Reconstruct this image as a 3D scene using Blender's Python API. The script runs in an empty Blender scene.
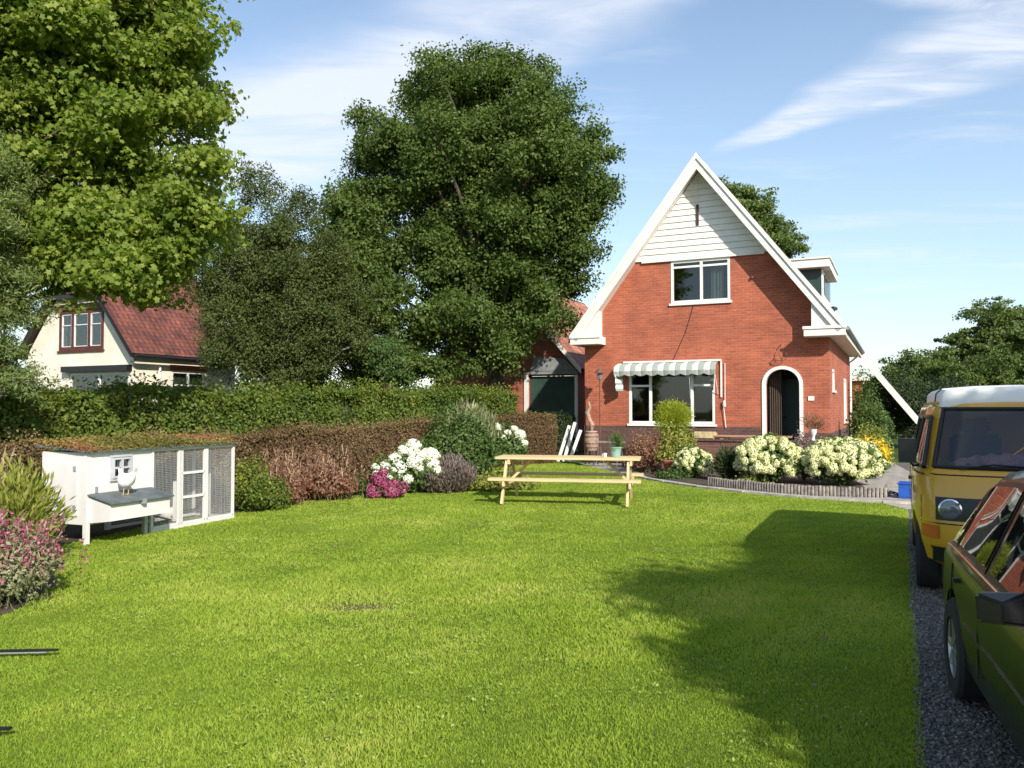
import bpy, bmesh, math, random
import numpy as np
from mathutils import Vector, Matrix
from mathutils.geometry import tessellate_polygon

random.seed(7); rng = np.random.default_rng(11)
S = bpy.context.scene; COL = S.collection
R = math.radians
# ------------------------------------------------------------------ camera, light, sky
cam = bpy.data.cameras.new('camera'); co = bpy.data.objects.new('camera', cam); COL.objects.link(co)
cam.sensor_width = 36; cam.lens = 800 / 1024 * 36; cam.clip_start = .05; cam.clip_end = 5000
co.location = (0, 0, 1.68); co.rotation_euler = (R(90) + math.atan(24 / 800), 0, 0)
S.camera = co
SUN_AZ, SUN_EL = R(157), R(32.5)
sd = Vector((math.sin(SUN_AZ) * math.cos(SUN_EL), math.cos(SUN_AZ) * math.cos(SUN_EL), math.sin(SUN_EL)))
sl = bpy.data.lights.new('sun', 'SUN'); sl.energy = 4.2; sl.angle = R(.53); sl.color = (1, .93, .82)
so = bpy.data.objects.new('sun', sl); COL.objects.link(so); so.rotation_euler = sd.to_track_quat('Z', 'Y').to_euler()
S.view_settings.view_transform = 'Standard'; S.view_settings.look = 'None'
S.view_settings.exposure = .72; S.view_settings.gamma = 1; S.view_settings.use_curve_mapping = False
S.cycles.max_bounces = 8; S.cycles.transparent_max_bounces = 12; S.cycles.use_denoising = True
S.cycles.sample_clamp_indirect = 6

class NT:
    """tiny node helper"""
    def __init__(s, tree): s.t = tree; s.n = tree.nodes; s.l = tree.links
    def node(s, typ, **kw):
        n = s.n.new(typ)
        for k, v in kw.items(): setattr(n, k, v)
        return n
    def inp(s, sock, v):
        if isinstance(v, bpy.types.NodeSocket): s.l.new(v, sock)
        elif v is not None:
            if hasattr(sock.default_value, '__len__') and not hasattr(v, '__len__'): v = (v,) * len(sock.default_value)
            if hasattr(v, '__len__') and len(v) == 3 and len(sock.default_value) == 4: v = (*v, 1)
            sock.default_value = v
    def math(s, op, a, b=None, c=None, clamp=False):
        n = s.node('ShaderNodeMath', operation=op, use_clamp=clamp)
        for i, v in enumerate((a, b, c)):
            if v is not None: s.inp(n.inputs[i], v)
        return n.outputs[0]
    def vmath(s, op, a, b=None):
        n = s.node('ShaderNodeVectorMath', operation=op)
        s.inp(n.inputs[0], a)
        if b is not None: s.inp(n.inputs[1], b)
        return n.outputs['Value'] if op in ('DOT_PRODUCT', 'LENGTH') else n.outputs[0]
    def noise(s, vec, scale, detail=3, rough=.5, dist=0):
        n = s.node('ShaderNodeTexNoise'); s.inp(n.inputs['Vector'], vec); s.inp(n.inputs['Scale'], scale)
        s.inp(n.inputs['Detail'], detail); s.inp(n.inputs['Roughness'], rough); s.inp(n.inputs['Distortion'], dist)
        return n.outputs[0]
    def ramp(s, fac, stops):
        n = s.node('ShaderNodeValToRGB'); s.inp(n.inputs[0], fac); e = n.color_ramp.elements
        while len(e) < len(stops): e.new(.5)
        for el, (p, c) in zip(e, stops): el.position = p; el.color = (*c, 1) if len(c) == 3 else c
        return n.outputs[0]
    def mix(s, fac, a, b, blend='MIX'):
        n = s.node('ShaderNodeMix', data_type='RGBA', blend_type=blend)
        s.inp(n.inputs[0], fac); s.inp(n.inputs[6], a); s.inp(n.inputs[7], b); return n.outputs[2]
    def maprange(s, v, a, b, c=0, d=1, smooth=True):
        n = s.node('ShaderNodeMapRange', interpolation_type='SMOOTHSTEP' if smooth else 'LINEAR')
        for i, x in enumerate((v, a, b, c, d)): s.inp(n.inputs[i], x)
        return n.outputs[0]
    def comb(s, x, y, z):
        n = s.node('ShaderNodeCombineXYZ')
        for i, v in enumerate((x, y, z)): s.inp(n.inputs[i], v)
        return n.outputs[0]
    def sep(s, v):
        n = s.node('ShaderNodeSeparateXYZ'); s.inp(n.inputs[0], v); return n.outputs
    def bump(s, h, strength=.5, dist=.01):
        n = s.node('ShaderNodeBump'); s.inp(n.inputs['Height'], h); s.inp(n.inputs['Strength'], strength); s.inp(n.inputs['Distance'], dist)
        return n.outputs[0]

W = bpy.data.worlds.new('World'); S.world = W; W.use_nodes = True
w = NT(W.node_tree); bg = W.node_tree.nodes['Background']
sky = w.node('ShaderNodeTexSky', sky_type='NISHITA', sun_disc=False, sun_elevation=SUN_EL, sun_rotation=SUN_AZ, air_density=1.1, dust_density=.5, ozone_density=1.5)
dirv = w.node('ShaderNodeTexCoord').outputs['Generated']
dx, dy, dz = w.sep(dirv)
dzc = w.math('MAXIMUM', dz, .03)
px_ = w.math('DIVIDE', dx, dzc); py_ = w.math('DIVIDE', dy, dzc)
pv = w.comb(px_, py_, 0)
def cirrus_band(a, b, w0, w1, soft=.5):
    ax, ay = a; L = math.hypot(b[0] - ax, b[1] - ay); ux, uy = (b[0] - ax) / L, (b[1] - ay) / L
    q = w.vmath('SUBTRACT', pv, (ax, ay, 0))
    sdist = w.math('DIVIDE', w.vmath('DOT_PRODUCT', q, (ux, uy, 0)), L)
    t = w.vmath('DOT_PRODUCT', q, (-uy, ux, 0))
    warp = w.math('MULTIPLY', w.math('SUBTRACT', w.noise(pv, 2.2, 3), .5), .28)
    t = w.math('ABSOLUTE', w.math('ADD', t, warp))
    wid = w.math('MAXIMUM', w.math('MULTIPLY_ADD', sdist, w1 - w0, w0), .02)
    m = w.maprange(w.math('DIVIDE', t, wid), soft, 1, 1, 0)
    return w.math('MULTIPLY', m, w.math('MULTIPLY', w.maprange(sdist, -.08, .25), w.maprange(sdist, 1.3, 1.9, 1, 0)))
def streak(ang, sc, stretch, lo, hi):
    m = w.node('ShaderNodeMapping'); w.inp(m.inputs['Vector'], pv); m.inputs['Rotation'].default_value = (0, 0, ang)
    m.inputs['Scale'].default_value = (1 / stretch, 1, 1)
    return w.maprange(w.noise(m.outputs[0], sc, 7, .58, .6), lo, hi)
b1 = w.math('MULTIPLY', cirrus_band((.80, 3.1), (1.40, 2.05), .07, .40, .25), w.math('MULTIPLY_ADD', streak(R(57), 7, 4, .3, .7), .72, .25))
b2 = w.math('MULTIPLY', cirrus_band((-1.6, 3.6), (.25, 1.85), .95, .30, .2), w.math('MULTIPLY_ADD', streak(R(43), 2.2, 2.0, .28, .68), .75, .25))
b3 = w.math('MULTIPLY', streak(R(50), 1.9, 2.2, .48, .78), .5)
b4 = w.math('MULTIPLY', cirrus_band((.75, 1.75), (1.1, 1.85), .16, .2, .3), w.math('MULTIPLY', streak(R(30), 6, 2, .35, .7), .7))
m1 = w.math('MAXIMUM', w.math('MULTIPLY', b1, .95), w.math('MULTIPLY', b2, 1.0)); m1 = w.math('MAXIMUM', m1, b3); m1 = w.math('MAXIMUM', m1, b4)
hz = w.maprange(dz, .0, .45, .48, .10, smooth=False)
m1 = w.math('MINIMUM', m1, .78)
skyc = w.mix(hz, sky.outputs[0], (3.6, 4.5, 5.4))
skyc = w.mix(m1, skyc, (4.9, 5.1, 5.6))
w.l.new(skyc, bg.inputs[0]); bg.inputs[1].default_value = .12

# ------------------------------------------------------------------ materials
def new_mat(name):
    m = bpy.data.materials.new(name); m.use_nodes = True
    t = NT(m.node_tree); return m, t, m.node_tree.nodes['Principled BSDF']
def paint(name, c, rough=.5, metal=0, var=.12, nscale=6, bump=.0, coat=0, spec=.5, grime=None):
    m, t, p = new_mat(name)
    tc = t.node('ShaderNodeTexCoord').outputs['Object']
    n = t.noise(tc, nscale, 5, .6)
    c2 = tuple(max(0, x * (1 - var * 2)) for x in c); c3 = tuple(min(1, x * (1 + var)) for x in c)
    colr = t.ramp(n, [(.3, c2), (.65, c3)])
    if grime:
        g = t.maprange(t.noise(tc, nscale * .35, 6, .7), .52, .75, 0, .75)
        colr = t.mix(g, colr, grime)
    t.inp(p.inputs['Base Color'], colr); p.inputs['Roughness'].default_value = rough; p.inputs['Metallic'].default_value = metal
    p.inputs['Coat Weight'].default_value = coat; p.inputs['Coat Roughness'].default_value = .04; p.inputs['Specular IOR Level'].default_value = spec
    if bump: t.inp(p.inputs['Normal'], t.bump(t.noise(tc, nscale * 8, 4), bump, .01))
    return m
def brick(name, c1, c2, mortar, bw=.22, bh=.075, rough=.85, patch=.25):
    m, t, p = new_mat(name)
    x, y, z = t.sep(t.node('ShaderNodeTexCoord').outputs['Object'])
    v = t.comb(t.math('ADD', x, y), z, 0)
    b = t.node('ShaderNodeTexBrick'); t.inp(b.inputs['Vector'], v)
    b.inputs['Scale'].default_value = 1; b.inputs['Brick Width'].default_value = bw; b.inputs['Row Height'].default_value = bh
    b.inputs['Mortar Size'].default_value = .009; b.inputs['Mortar Smooth'].default_value = .2; b.inputs['Bias'].default_value = 0
    t.inp(b.inputs['Color1'], c1); t.inp(b.inputs['Color2'], c2); t.inp(b.inputs['Mortar'], mortar)
    tc = t.node('ShaderNodeTexCoord').outputs['Object']
    n = t.noise(tc, 1.1, 6, .7); rowv = t.noise(t.comb(t.math('MULTIPLY', t.math('ADD', x, y), .9), t.math('MULTIPLY', z, 12), 0), 1.6, 4, .7)
    f = t.maprange(n, .3, .7, 1 - patch, 1 + patch * .5); f2 = t.maprange(rowv, .3, .7, .78, 1.14)
    k = t.math('MULTIPLY', f, f2)
    colr = t.mix(1, b.outputs['Color'], t.comb(k, k, k), 'MULTIPLY')
    t.inp(p.inputs['Base Color'], colr); p.inputs['Roughness'].default_value = rough
    t.inp(p.inputs['Normal'], t.bump(t.math('SUBTRACT', 1, b.outputs['Fac']), .6, .008))
    return m
def leafmat(name, ca, cb, cc=None, trans=.35, rough=.55, spec=.35):
    m, t, p = new_mat(name)
    a = t.node('ShaderNodeAttribute', attribute_name='tint').outputs['Fac']
    colr = t.ramp(a, [(0, ca), (.55, cb), (1, cc or tuple(x * 1.35 for x in cb))])
    t.inp(p.inputs['Base Color'], colr); p.inputs['Roughness'].default_value = rough; p.inputs['Specular IOR Level'].default_value = spec
    tr = t.node('ShaderNodeBsdfTranslucent'); t.inp(tr.inputs[0], t.mix(1, colr, (1.3, 1.35, .5), 'MULTIPLY'))
    mx = t.node('ShaderNodeMixShader'); mx.inputs[0].default_value = trans
    t.l.new(p.outputs[0], mx.inputs[1]); t.l.new(tr.outputs[0], mx.inputs[2])
    t.l.new(mx.outputs[0], t.n['Material Output'].inputs[0]); return m
def glass(name, tint=(.75, .8, .8), refl=1.0):
    m, t, p = new_mat(name); t.n.remove(p)
    tr = t.node('ShaderNodeBsdfTransparent'); t.inp(tr.inputs[0], tint)
    g = t.node('ShaderNodeBsdfGlossy'); g.inputs['Roughness'].default_value = .015
    lw = t.node('ShaderNodeFresnel'); lw.inputs[0].default_value = 1.5
    mx = t.node('ShaderNodeMixShader'); t.inp(mx.inputs[0], t.math('MULTIPLY_ADD', lw.outputs[0], .9 * refl, .05, clamp=True))
    t.l.new(tr.outputs[0], mx.inputs[1]); t.l.new(g.outputs[0], mx.inputs[2])
    t.l.new(mx.outputs[0], t.n['Material Output'].inputs[0]); return m

M = {}
M['brick'] = brick('house_brick', (.43, .108, .052), (.34, .082, .042), (.38, .165, .105))
M['plinth'] = brick('plinth_brick', (.13, .055, .045), (.085, .04, .036), (.12, .09, .08))
M['patio_brick'] = brick('patio_brick', (.20, .085, .06), (.13, .055, .045), (.17, .12, .10))
M['barn_brick'] = brick('barn_brick', (.42, .11, .06), (.33, .085, .045), (.30, .16, .11))
M['white'] = paint('white_paint', (.72, .70, .65), .5, var=.05, nscale=3, grime=(.58, .56, .50))
M['white_clean'] = paint('white_clean', (.72, .71, .68), .45, var=.04, nscale=2)
M['cream'] = paint('cream_render', (.74, .68, .56), .9, var=.10, nscale=1.4, bump=.3, grime=(.50, .46, .38))
M['darkgreen'] = paint('dark_green_paint', (.02, .055, .045), .45, var=.2, nscale=2)
M['greendoor'] = paint('green_door_paint', (.03, .065, .052), .5, var=.15, nscale=1.5)
M['black'] = paint('black_plastic', (.012, .012, .013), .4, var=.15, nscale=8)
M['darkbrown'] = paint('dark_brown_paint', (.05, .022, .016), .6, var=.15)
M['redbrown'] = paint('red_brown_paint', (.095, .028, .02), .6, var=.2)
M['dark'] = paint('dark_interior', (.018, .017, .016), .9, var=.3, nscale=1)
M['roomwall'] = paint('room_wall', (.10, .095, .09), .9, var=.3, nscale=1)
M['grey'] = paint('grey_metal', (.25, .26, .27), .5, var=.1)
M['felt'] = paint('grey_roof_felt', (.11, .13, .135), .8, var=.2, nscale=5, bump=.3)
M['concrete'] = paint('concrete', (.42, .39, .34), .9, var=.18, nscale=4, bump=.4, grime=(.26, .25, .20))
M['curtain'] = paint('curtain_cloth', (.62, .58, .50), .9, var=.05)
M['darkcurtain'] = paint('brown_curtain', (.085, .06, .045), .95, var=.1)
M['bark'] = paint('bark', (.10, .08, .06), .95, var=.3, nscale=5, bump=.8)
M['birchbark'] = paint('birch_bark', (.34, .32, .28), .9, var=.35, nscale=4, bump=.4)
M['soil'] = paint('soil', (.07, .05, .035), .95, var=.35, nscale=6, bump=1)
M['terracotta'] = paint('terracotta', (.30, .07, .045), .7, var=.15)
M['stone'] = paint('sandstone', (.50, .40, .22), .9, var=.2, nscale=6, bump=.6)
M['rust'] = paint('rusty_iron', (.14, .06, .04), .7, var=.3, nscale=10)
M['driftwood'] = paint('driftwood', (.34, .23, .17), .85, var=.25, nscale=10, bump=.5)
M['palisade'] = paint('weathered_palisade', (.25, .22, .19), .9, var=.3, nscale=9, bump=.6)
M['mint'] = paint('mint_glaze', (.20, .34, .28), .35, var=.06)
M['blue'] = paint('blue_plastic', (.02, .09, .42), .4, var=.1)
M['tyre'] = paint('tyre_rubber', (.018, .018, .018), .8, var=.2, nscale=14)
M['rim'] = paint('wheel_metal', (.45, .45, .45), .35, metal=.8, var=.1)
M['rimdark'] = paint('dark_wheel_metal', (.09, .09, .09), .4, metal=.5, var=.1)
M['chrome'] = paint('chrome', (.7, .7, .7), .15, metal=1, var=.03)
M['vanyellow'] = paint('ochre_yellow_paint', (.66, .34, .018), .33, var=.04, nscale=1.5, coat=.7, grime=(.50, .25, .03))
M['vanwhite'] = paint('white_fibreglass', (.80, .79, .76), .4, var=.03, nscale=2)
M['cargreen'] = paint('dark_green_car_paint', (.006, .013, .006), .35, var=.08, nscale=1.5, coat=.35, spec=.2)
M['lamp_glass'] = paint('headlight_glass', (.20, .22, .24), .12, metal=.3, var=.2, nscale=30)
M['orange'] = paint('orange_lens', (.55, .11, .015), .25, var=.1)
M['redlens'] = paint('red_lens', (.28, .015, .012), .2, var=.1)
M['seat'] = paint('seat_fabric', (.06, .055, .05), .9)
M['pinkcloth'] = paint('pink_cloth', (.62, .28, .34), .9, var=.3, nscale=9)
M['glass'] = glass('window_glass', (.6, .65, .65), .6)
M['carglass'] = glass('car_glass', (.50, .56, .56), 1.1)
M['hen'] = paint('white_feathers', (.82, .80, .76), .8, var=.04, bump=.3)
M['comb'] = paint('red_comb', (.5, .03, .03), .5)
M['beak'] = paint('yellow_beak', (.6, .38, .08), .5)
M['cooppaint'] = paint('coop_white_paint', (.64, .62, .60), .6, var=.04, nscale=3, grime=(.62, .60, .56))
M['cooptrim'] = paint('coop_grey_trim', (.42, .44, .46), .6, var=.06)

def woodmat(name, a, b, scale=1.0, axis=0):
    m, t, p = new_mat(name)
    x, y, z = t.sep(t.node('ShaderNodeTexCoord').outputs['Object'])
    cs = [x, y, z]; v = t.comb(*[t.math('MULTIPLY', c, (1.2 if i == axis else 26) * scale) for i, c in enumerate(cs)])
    n = t.noise(v, 1.6, 5, .6, .6)
    t.inp(p.inputs['Base Color'], t.ramp(n, [(.3, a), (.7, b)])); p.inputs['Roughness'].default_value = .65
    t.inp(p.inputs['Normal'], t.bump(n, .25, .004)); return m
M['pine'] = woodmat('new_pine', (.52, .36, .18), (.69, .53, .30))
M['plank'] = woodmat('red_plank', (.33, .15, .08), (.46, .25, .15))

def tiles(name, c1, c2, c3, bw=.24, bh=.20):
    # roof tiles: overlapping rows via UV in metres
    m, t, p = new_mat(name)
    uv = t.node('ShaderNodeUVMap').outputs[0]
    b = t.node('ShaderNodeTexBrick'); t.inp(b.inputs['Vector'], uv); b.inputs['Scale'].default_value = 1
    b.inputs['Brick Width'].default_value = bw; b.inputs['Row Height'].default_value = bh; b.inputs['Mortar Size'].default_value = .012
    b.inputs['Mortar Smooth'].default_value = .3
    t.inp(b.inputs['Color1'], c1); t.inp(b.inputs['Color2'], c2); t.inp(b.inputs['Mortar'], c3)
    n = t.noise(uv, 1.3, 6, .7); g = t.maprange(n, .35, .7, .5, 1.25)
    t.inp(p.inputs['Base Color'], t.mix(1, b.outputs[0], t.comb(g, g, g), 'MULTIPLY')); p.inputs['Roughness'].default_value = .75
    u_, v_, _ = t.sep(uv)
    saw = t.math('FRACT', t.math('DIVIDE', v_, bh)); wav = t.math('SINE', t.math('MULTIPLY', u_, 2 * math.pi / bw))
    h = t.math('ADD', t.math('MULTIPLY', saw, -.6), t.math('MULTIPLY', wav, .35))
    t.inp(p.inputs['Normal'], t.bump(h, .9, .03)); return m
M['redtile'] = tiles('red_tiles', (.22, .065, .042), (.15, .048, .036), (.05, .025, .02), .22, .19)
M['pinktile'] = tiles('orange_pink_tiles', (.50, .20, .13), (.42, .16, .10), (.18, .08, .05))
M['darktile'] = tiles('dark_red_tiles', (.22, .07, .05), (.17, .055, .04), (.06, .03, .025))

def m_ground():
    m, t, p = new_mat('lawn_soil')
    tc = t.node('ShaderNodeTexCoord').outputs['Object']
    n1 = t.noise(tc, .5, 5, .6); n2 = t.noise(tc, 9, 5, .7)
    c = t.mix(t.maprange(n1, .35, .65), (.17, .24, .03), (.25, .32, .04))
    pc_ = t.vmath('MULTIPLY', t.vmath('SUBTRACT', tc, (-1.25, 6.8, 0)), (2.6, 5.0, 0)); c = t.mix(t.maprange(t.math('ADD', t.vmath('LENGTH', pc_), t.math('MULTIPLY', n2, .8)), .6, 1.5, 1, 0), c, (.19, .17, .08)); c = t.mix(t.maprange(n2, .35, .7), t.mix(1, c, (.62, .62, .6), 'MULTIPLY'), c)
    t.inp(p.inputs['Base Color'], c); p.inputs['Roughness'].default_value = .95; p.inputs['Specular IOR Level'].default_value = .1
    t.inp(p.inputs['Normal'], t.bump(t.noise(tc, 60, 4, .7), .9, .03)); return m
M['lawn'] = m_ground()
M['field'] = paint('field_grass', (.06, .10, .02), .95, var=.2, nscale=.3, spec=.1)
def m_gravel():
    m, t, p = new_mat('gravel_ground')
    tc = t.node('ShaderNodeTexCoord').outputs['Object']
    v = t.node('ShaderNodeTexVoronoi'); t.inp(v.inputs['Vector'], tc); v.inputs['Scale'].default_value = 42
    g = t.ramp(v.outputs['Color'], [(.1, (.07, .065, .055)), (.6, (.15, .14, .12)), (1, (.28, .26, .23))])
    g = t.mix(t.maprange(t.noise(tc, 1.2, 5, .6), .5, .7, 0, .6), g, (.09, .08, .055))
    t.inp(p.inputs['Base Color'], g); p.inputs['Roughness'].default_value = .9
    t.inp(p.inputs['Normal'], t.bump(t.math('SUBTRACT', 1, v.outputs['Distance']), 1, .03)); return m
M['gravel'] = m_gravel()
def m_paving():
    m, t, p = new_mat('paving_tiles')
    tc = t.node('ShaderNodeTexCoord').outputs['Object']
    b = t.node('ShaderNodeTexBrick'); t.inp(b.inputs['Vector'], tc); b.inputs['Scale'].default_value = 1
    b.inputs['Brick Width'].default_value = .3; b.inputs['Row Height'].default_value = .3; b.inputs['Mortar Size'].default_value = .008
    t.inp(b.inputs['Color1'], (.40, .36, .31)); t.inp(b.inputs['Color2'], (.32, .29, .26)); t.inp(b.inputs['Mortar'], (.13, .13, .09))
    n = t.maprange(t.noise(tc, 2, 6, .7), .3, .7, .7, 1.1)
    t.inp(p.inputs['Base Color'], t.mix(1, b.outputs[0], t.comb(n, n, n), 'MULTIPLY')); p.inputs['Roughness'].default_value = .9
    t.inp(p.inputs['Normal'], t.bump(b.outputs['Fac'], -.5, .01)); return m
M['paving'] = m_paving()
def m_sedum():
    m, t, p = new_mat('sedum_base'); tc = t.node('ShaderNodeTexCoord').outputs['Object']
    t.inp(p.inputs['Base Color'], t.ramp(t.noise(tc, 7, 5, .7), [(.3, (.10, .09, .025)), (.55, (.17, .09, .035)), (.7, (.13, .14, .03))]))
    p.inputs['Roughness'].default_value = .95; t.inp(p.inputs['Normal'], t.bump(t.noise(tc, 40, 4), 1, .02)); return m
M['sedum'] = m_sedum()
def m_stripe():
    m, t, p = new_mat('striped_awning_cloth'); uv = t.node('ShaderNodeUVMap').outputs[0]
    x, y, z = t.sep(uv); s = t.math('GREATER_THAN', t.math('FRACT', t.math('MULTIPLY', x, 1)), .52)
    t.inp(p.inputs['Base Color'], t.mix(s, (.72, .72, .68), (.26, .30, .27))); p.inputs['Roughness'].default_value = .85; return m
M['stripe'] = m_stripe()
def m_mesh():
    m, t, p = new_mat('wire_netting'); p.inputs['Base Color'].default_value = (.55, .56, .56, 1); p.inputs['Metallic'].default_value = .3; p.inputs['Roughness'].default_value = .5
    return m
M['wire'] = m_mesh()

# leaves
L = {}
L['maple'] = leafmat('maple_leaves', (.085, .145, .02), (.19, .26, .04), (.34, .38, .09), .5, .55, .25)
L['alder'] = leafmat('alder_leaves', (.04, .072, .016), (.09, .14, .028), (.18, .23, .065), .38, .55, .25)
L['birch'] = leafmat('birch_leaves', (.045, .065, .02), (.09, .12, .032), (.16, .18, .07), .35, .6, .2)
L['willow'] = leafmat('light_leaves', (.10, .16, .04), (.20, .26, .08), (.34, .36, .17), .45)
L['farleaf'] = leafmat('far_tree_leaves', (.05, .09, .02), (.11, .16, .04), (.20, .24, .07), .4)  # brighter green leaf colour of the distant trees
L['hedge'] = leafmat('beech_leaves', (.05, .09, .012), (.12, .175, .025), (.26, .26, .045), .35)
L['copper'] = leafmat('copper_leaves', (.085, .06, .022), (.19, .115, .055), (.27, .24, .10), .3)
L['bush'] = leafmat('bush_leaves', (.03, .07, .015), (.075, .13, .03), (.14, .20, .05), .3)
L['darkbush'] = leafmat('dark_leaves', (.018, .035, .012), (.035, .06, .018), (.06, .09, .03), .2)
L['lime'] = leafmat('lime_leaves', (.14, .20, .012), (.32, .38, .03), (.50, .52, .08), .4)
L['yellowgreen'] = leafmat('yellow_green_leaves', (.12, .17, .025), (.25, .28, .05), (.38, .36, .10), .35)
L['russet'] = leafmat('russet_leaves', (.12, .05, .035), (.24, .11, .07), (.34, .22, .14), .3)
L['grass'] = leafmat('grass_blades', (.17, .265, .03), (.325, .43, .055), (.54, .54, .16), .45, .6, .15)
L['limeflower'] = leafmat('lime_cream_petals', (.58, .60, .28), (.78, .78, .45), (.86, .84, .60), .2)
L['whiteflower'] = leafmat('white_petals', (.74, .75, .70), (.85, .85, .80), (.9, .9, .86), .2)
L['magenta'] = leafmat('magenta_petals', (.15, .02, .06), (.30, .05, .13), (.42, .12, .22), .2)
L['pinkdry'] = leafmat('pink_flower_spikes', (.22, .04, .09), (.38, .09, .17), (.48, .26, .27), .2)
L['greygreen'] = leafmat('grey_green_leaves', (.13, .15, .07), (.24, .26, .13), (.36, .34, .22), .25)
L['purple'] = leafmat('purple_grey_leaves', (.10, .075, .06), (.18, .14, .12), (.26, .20, .20), .2)
L['yellow'] = leafmat('yellow_petals', (.55, .36, .01), (.75, .52, .02), (.85, .65, .06), .2)
L['stems'] = leafmat('dry_stems', (.20, .13, .07), (.36, .26, .15), (.48, .38, .26), .15)
L['clover'] = leafmat('clover_leaves', (.13, .22, .04), (.26, .36, .07), (.38, .44, .13), .35)
L['pinkbrown'] = leafmat('faded_pink_plumes', (.14, .065, .045), (.29, .14, .10), (.42, .27, .19), .25)
L['sedum'] = leafmat('sedum_leaves', (.14, .13, .03), (.24, .19, .05), (.32, .13, .07), .2)

# ------------------------------------------------------------------ object helpers
def top(name, label, cat, loc=(0, 0, 0), rz=0, group=None):
    o = bpy.data.objects.new(name, None); COL.objects.link(o); o.empty_display_size = .1
    o.location = loc; o.rotation_euler = (0, 0, rz); o['label'] = label; o['category'] = cat
    if group: o['group'] = group
    return o
def tag(o, label, cat, group=None):
    o['label'] = label; o['category'] = cat
    if group: o['group'] = group
    return o
def link(name, me, mat, parent=None):
    o = bpy.data.objects.new(name, me); COL.objects.link(o)
    if mat is not None and not me.materials: me.materials.append(mat)
    if parent is not None: o.parent = parent
    return o
def copy_tree(o, parent=None):
    c = o.copy(); COL.objects.link(c)
    if parent is not None: c.parent = parent
    for ch in list(o.children): copy_tree(ch, c)
    return c
class MB:
    def __init__(s): s.v = []; s.f = []; s.uv = None; s.fu = []
    def add(s, vs, fs, uvs=None):
        b = len(s.v); s.v += [tuple(v) for v in vs]; s.f += [tuple(i + b for i in f) for f in fs]
        s.fu += (uvs if uvs else [None] * len(fs)); return s
    def box(s, x0, y0, z0, x1, y1, z1):
        x0, x1 = min(x0, x1), max(x0, x1); y0, y1 = min(y0, y1), max(y0, y1); z0, z1 = min(z0, z1), max(z0, z1)
        return s.add([(x0, y0, z0), (x1, y0, z0), (x1, y1, z0), (x0, y1, z0), (x0, y0, z1), (x1, y0, z1), (x1, y1, z1), (x0, y1, z1)],
                     [(0, 3, 2, 1), (4, 5, 6, 7), (0, 1, 5, 4), (1, 2, 6, 5), (2, 3, 7, 6), (3, 0, 4, 7)])
    def beam(s, p, q, a, b, up=(0, 0, 1)):
        p = Vector(p); q = Vector(q); d = (q - p).normalized(); r = d.cross(Vector(up))
        if r.length < 1e-3: r = d.cross(Vector((1, 0, 0)))
        r.normalize(); u = r.cross(d); vs = []
        for e in (p, q):
            for i, j in ((-1, -1), (1, -1), (1, 1), (-1, 1)): vs.append(e + r * (a / 2 * i) + u * (b / 2 * j))
        return s.add(vs, [(0, 1, 2, 3), (7, 6, 5, 4), (0, 4, 5, 1), (1, 5, 6, 2), (2, 6, 7, 3), (3, 7, 4, 0)])
    def tube(s, pts, rad, n=8, cap=True):
        pts = [Vector(p) for p in pts]; rad = rad if hasattr(rad, '__len__') else [rad] * len(pts); b = len(s.v); fs = []; vs = []
        for i, p in enumerate(pts):
            d = (pts[min(i + 1, len(pts) - 1)] - pts[max(i - 1, 0)]).normalized()
            r = d.cross(Vector((.13, .27, .95)));
            if r.length < .05: r = d.cross(Vector((1, 0, 0)))
            r.normalize(); u = r.cross(d)
            for k in range(n):
                a = 2 * math.pi * k / n; vs.append(p + (r * math.cos(a) + u * math.sin(a)) * rad[i])
        for i in range(len(pts) - 1):
            for k in range(n): fs.append((i * n + k, i * n + (k + 1) % n, (i + 1) * n + (k + 1) % n, (i + 1) * n + k))
        if cap: fs.append(tuple(range(n))[::-1]); fs.append(tuple(range((len(pts) - 1) * n, len(pts) * n)))
        return s.add(vs, fs)
    def lathe(s, prof, n=20, c=(0, 0, 0)):
        vs = [(c[0] + r * math.cos(2 * math.pi * k / n), c[1] + r * math.sin(2 * math.pi * k / n), c[2] + z) for r, z in prof for k in range(n)]
        fs = [(i * n + k, i * n + (k + 1) % n, (i + 1) * n + (k + 1) % n, (i + 1) * n + k) for i in range(len(prof) - 1) for k in range(n)]
        fs += [tuple(range(n))[::-1], tuple(range((len(prof) - 1) * n, len(prof) * n))]
        return s.add(vs, fs)
    def prism(s, poly, f, t0, t1):
        """poly of (a,b); f(a,b,t)->xyz"""
        n = len(poly); vs = [f(a, b, t0) for a, b in poly] + [f(a, b, t1) for a, b in poly]
        return s.add(vs, [tuple(range(n)), tuple(range(n, 2 * n))[::-1]] + [(i, i + n, (i + 1) % n + n, (i + 1) % n) for i in range(n)])
    def build(s, name, mat, parent=None, smooth=False, bevel=0, loc=None):
        me = bpy.data.meshes.new(name); me.from_pydata(s.v, [], s.f)
        if any(u is not None for u in s.fu):
            l = me.uv_layers.new(name='UVMap')
            for poly, u in zip(me.polygons, s.fu):
                if u is not None:
                    for li, uv in zip(poly.loop_indices, u): l.data[li].uv = uv
        bm = bmesh.new(); bm.from_mesh(me); bmesh.ops.recalc_face_normals(bm, faces=bm.faces)
        if bevel: bmesh.ops.bevel(bm, geom=[e for e in bm.edges if e.is_manifold and e.calc_face_angle(0) > .6], offset=bevel, segments=2, affect='EDGES', clamp_overlap=True)
        bm.to_mesh(me); bm.free()
        if smooth:
            me.polygons.foreach_set('use_smooth', [True] * len(me.polygons)); me.set_sharp_from_angle(angle=R(38)) if hasattr(me, 'set_sharp_from_angle') else None
        o = link(name, me, mat, parent)
        if loc: o.location = loc
        return o
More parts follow.
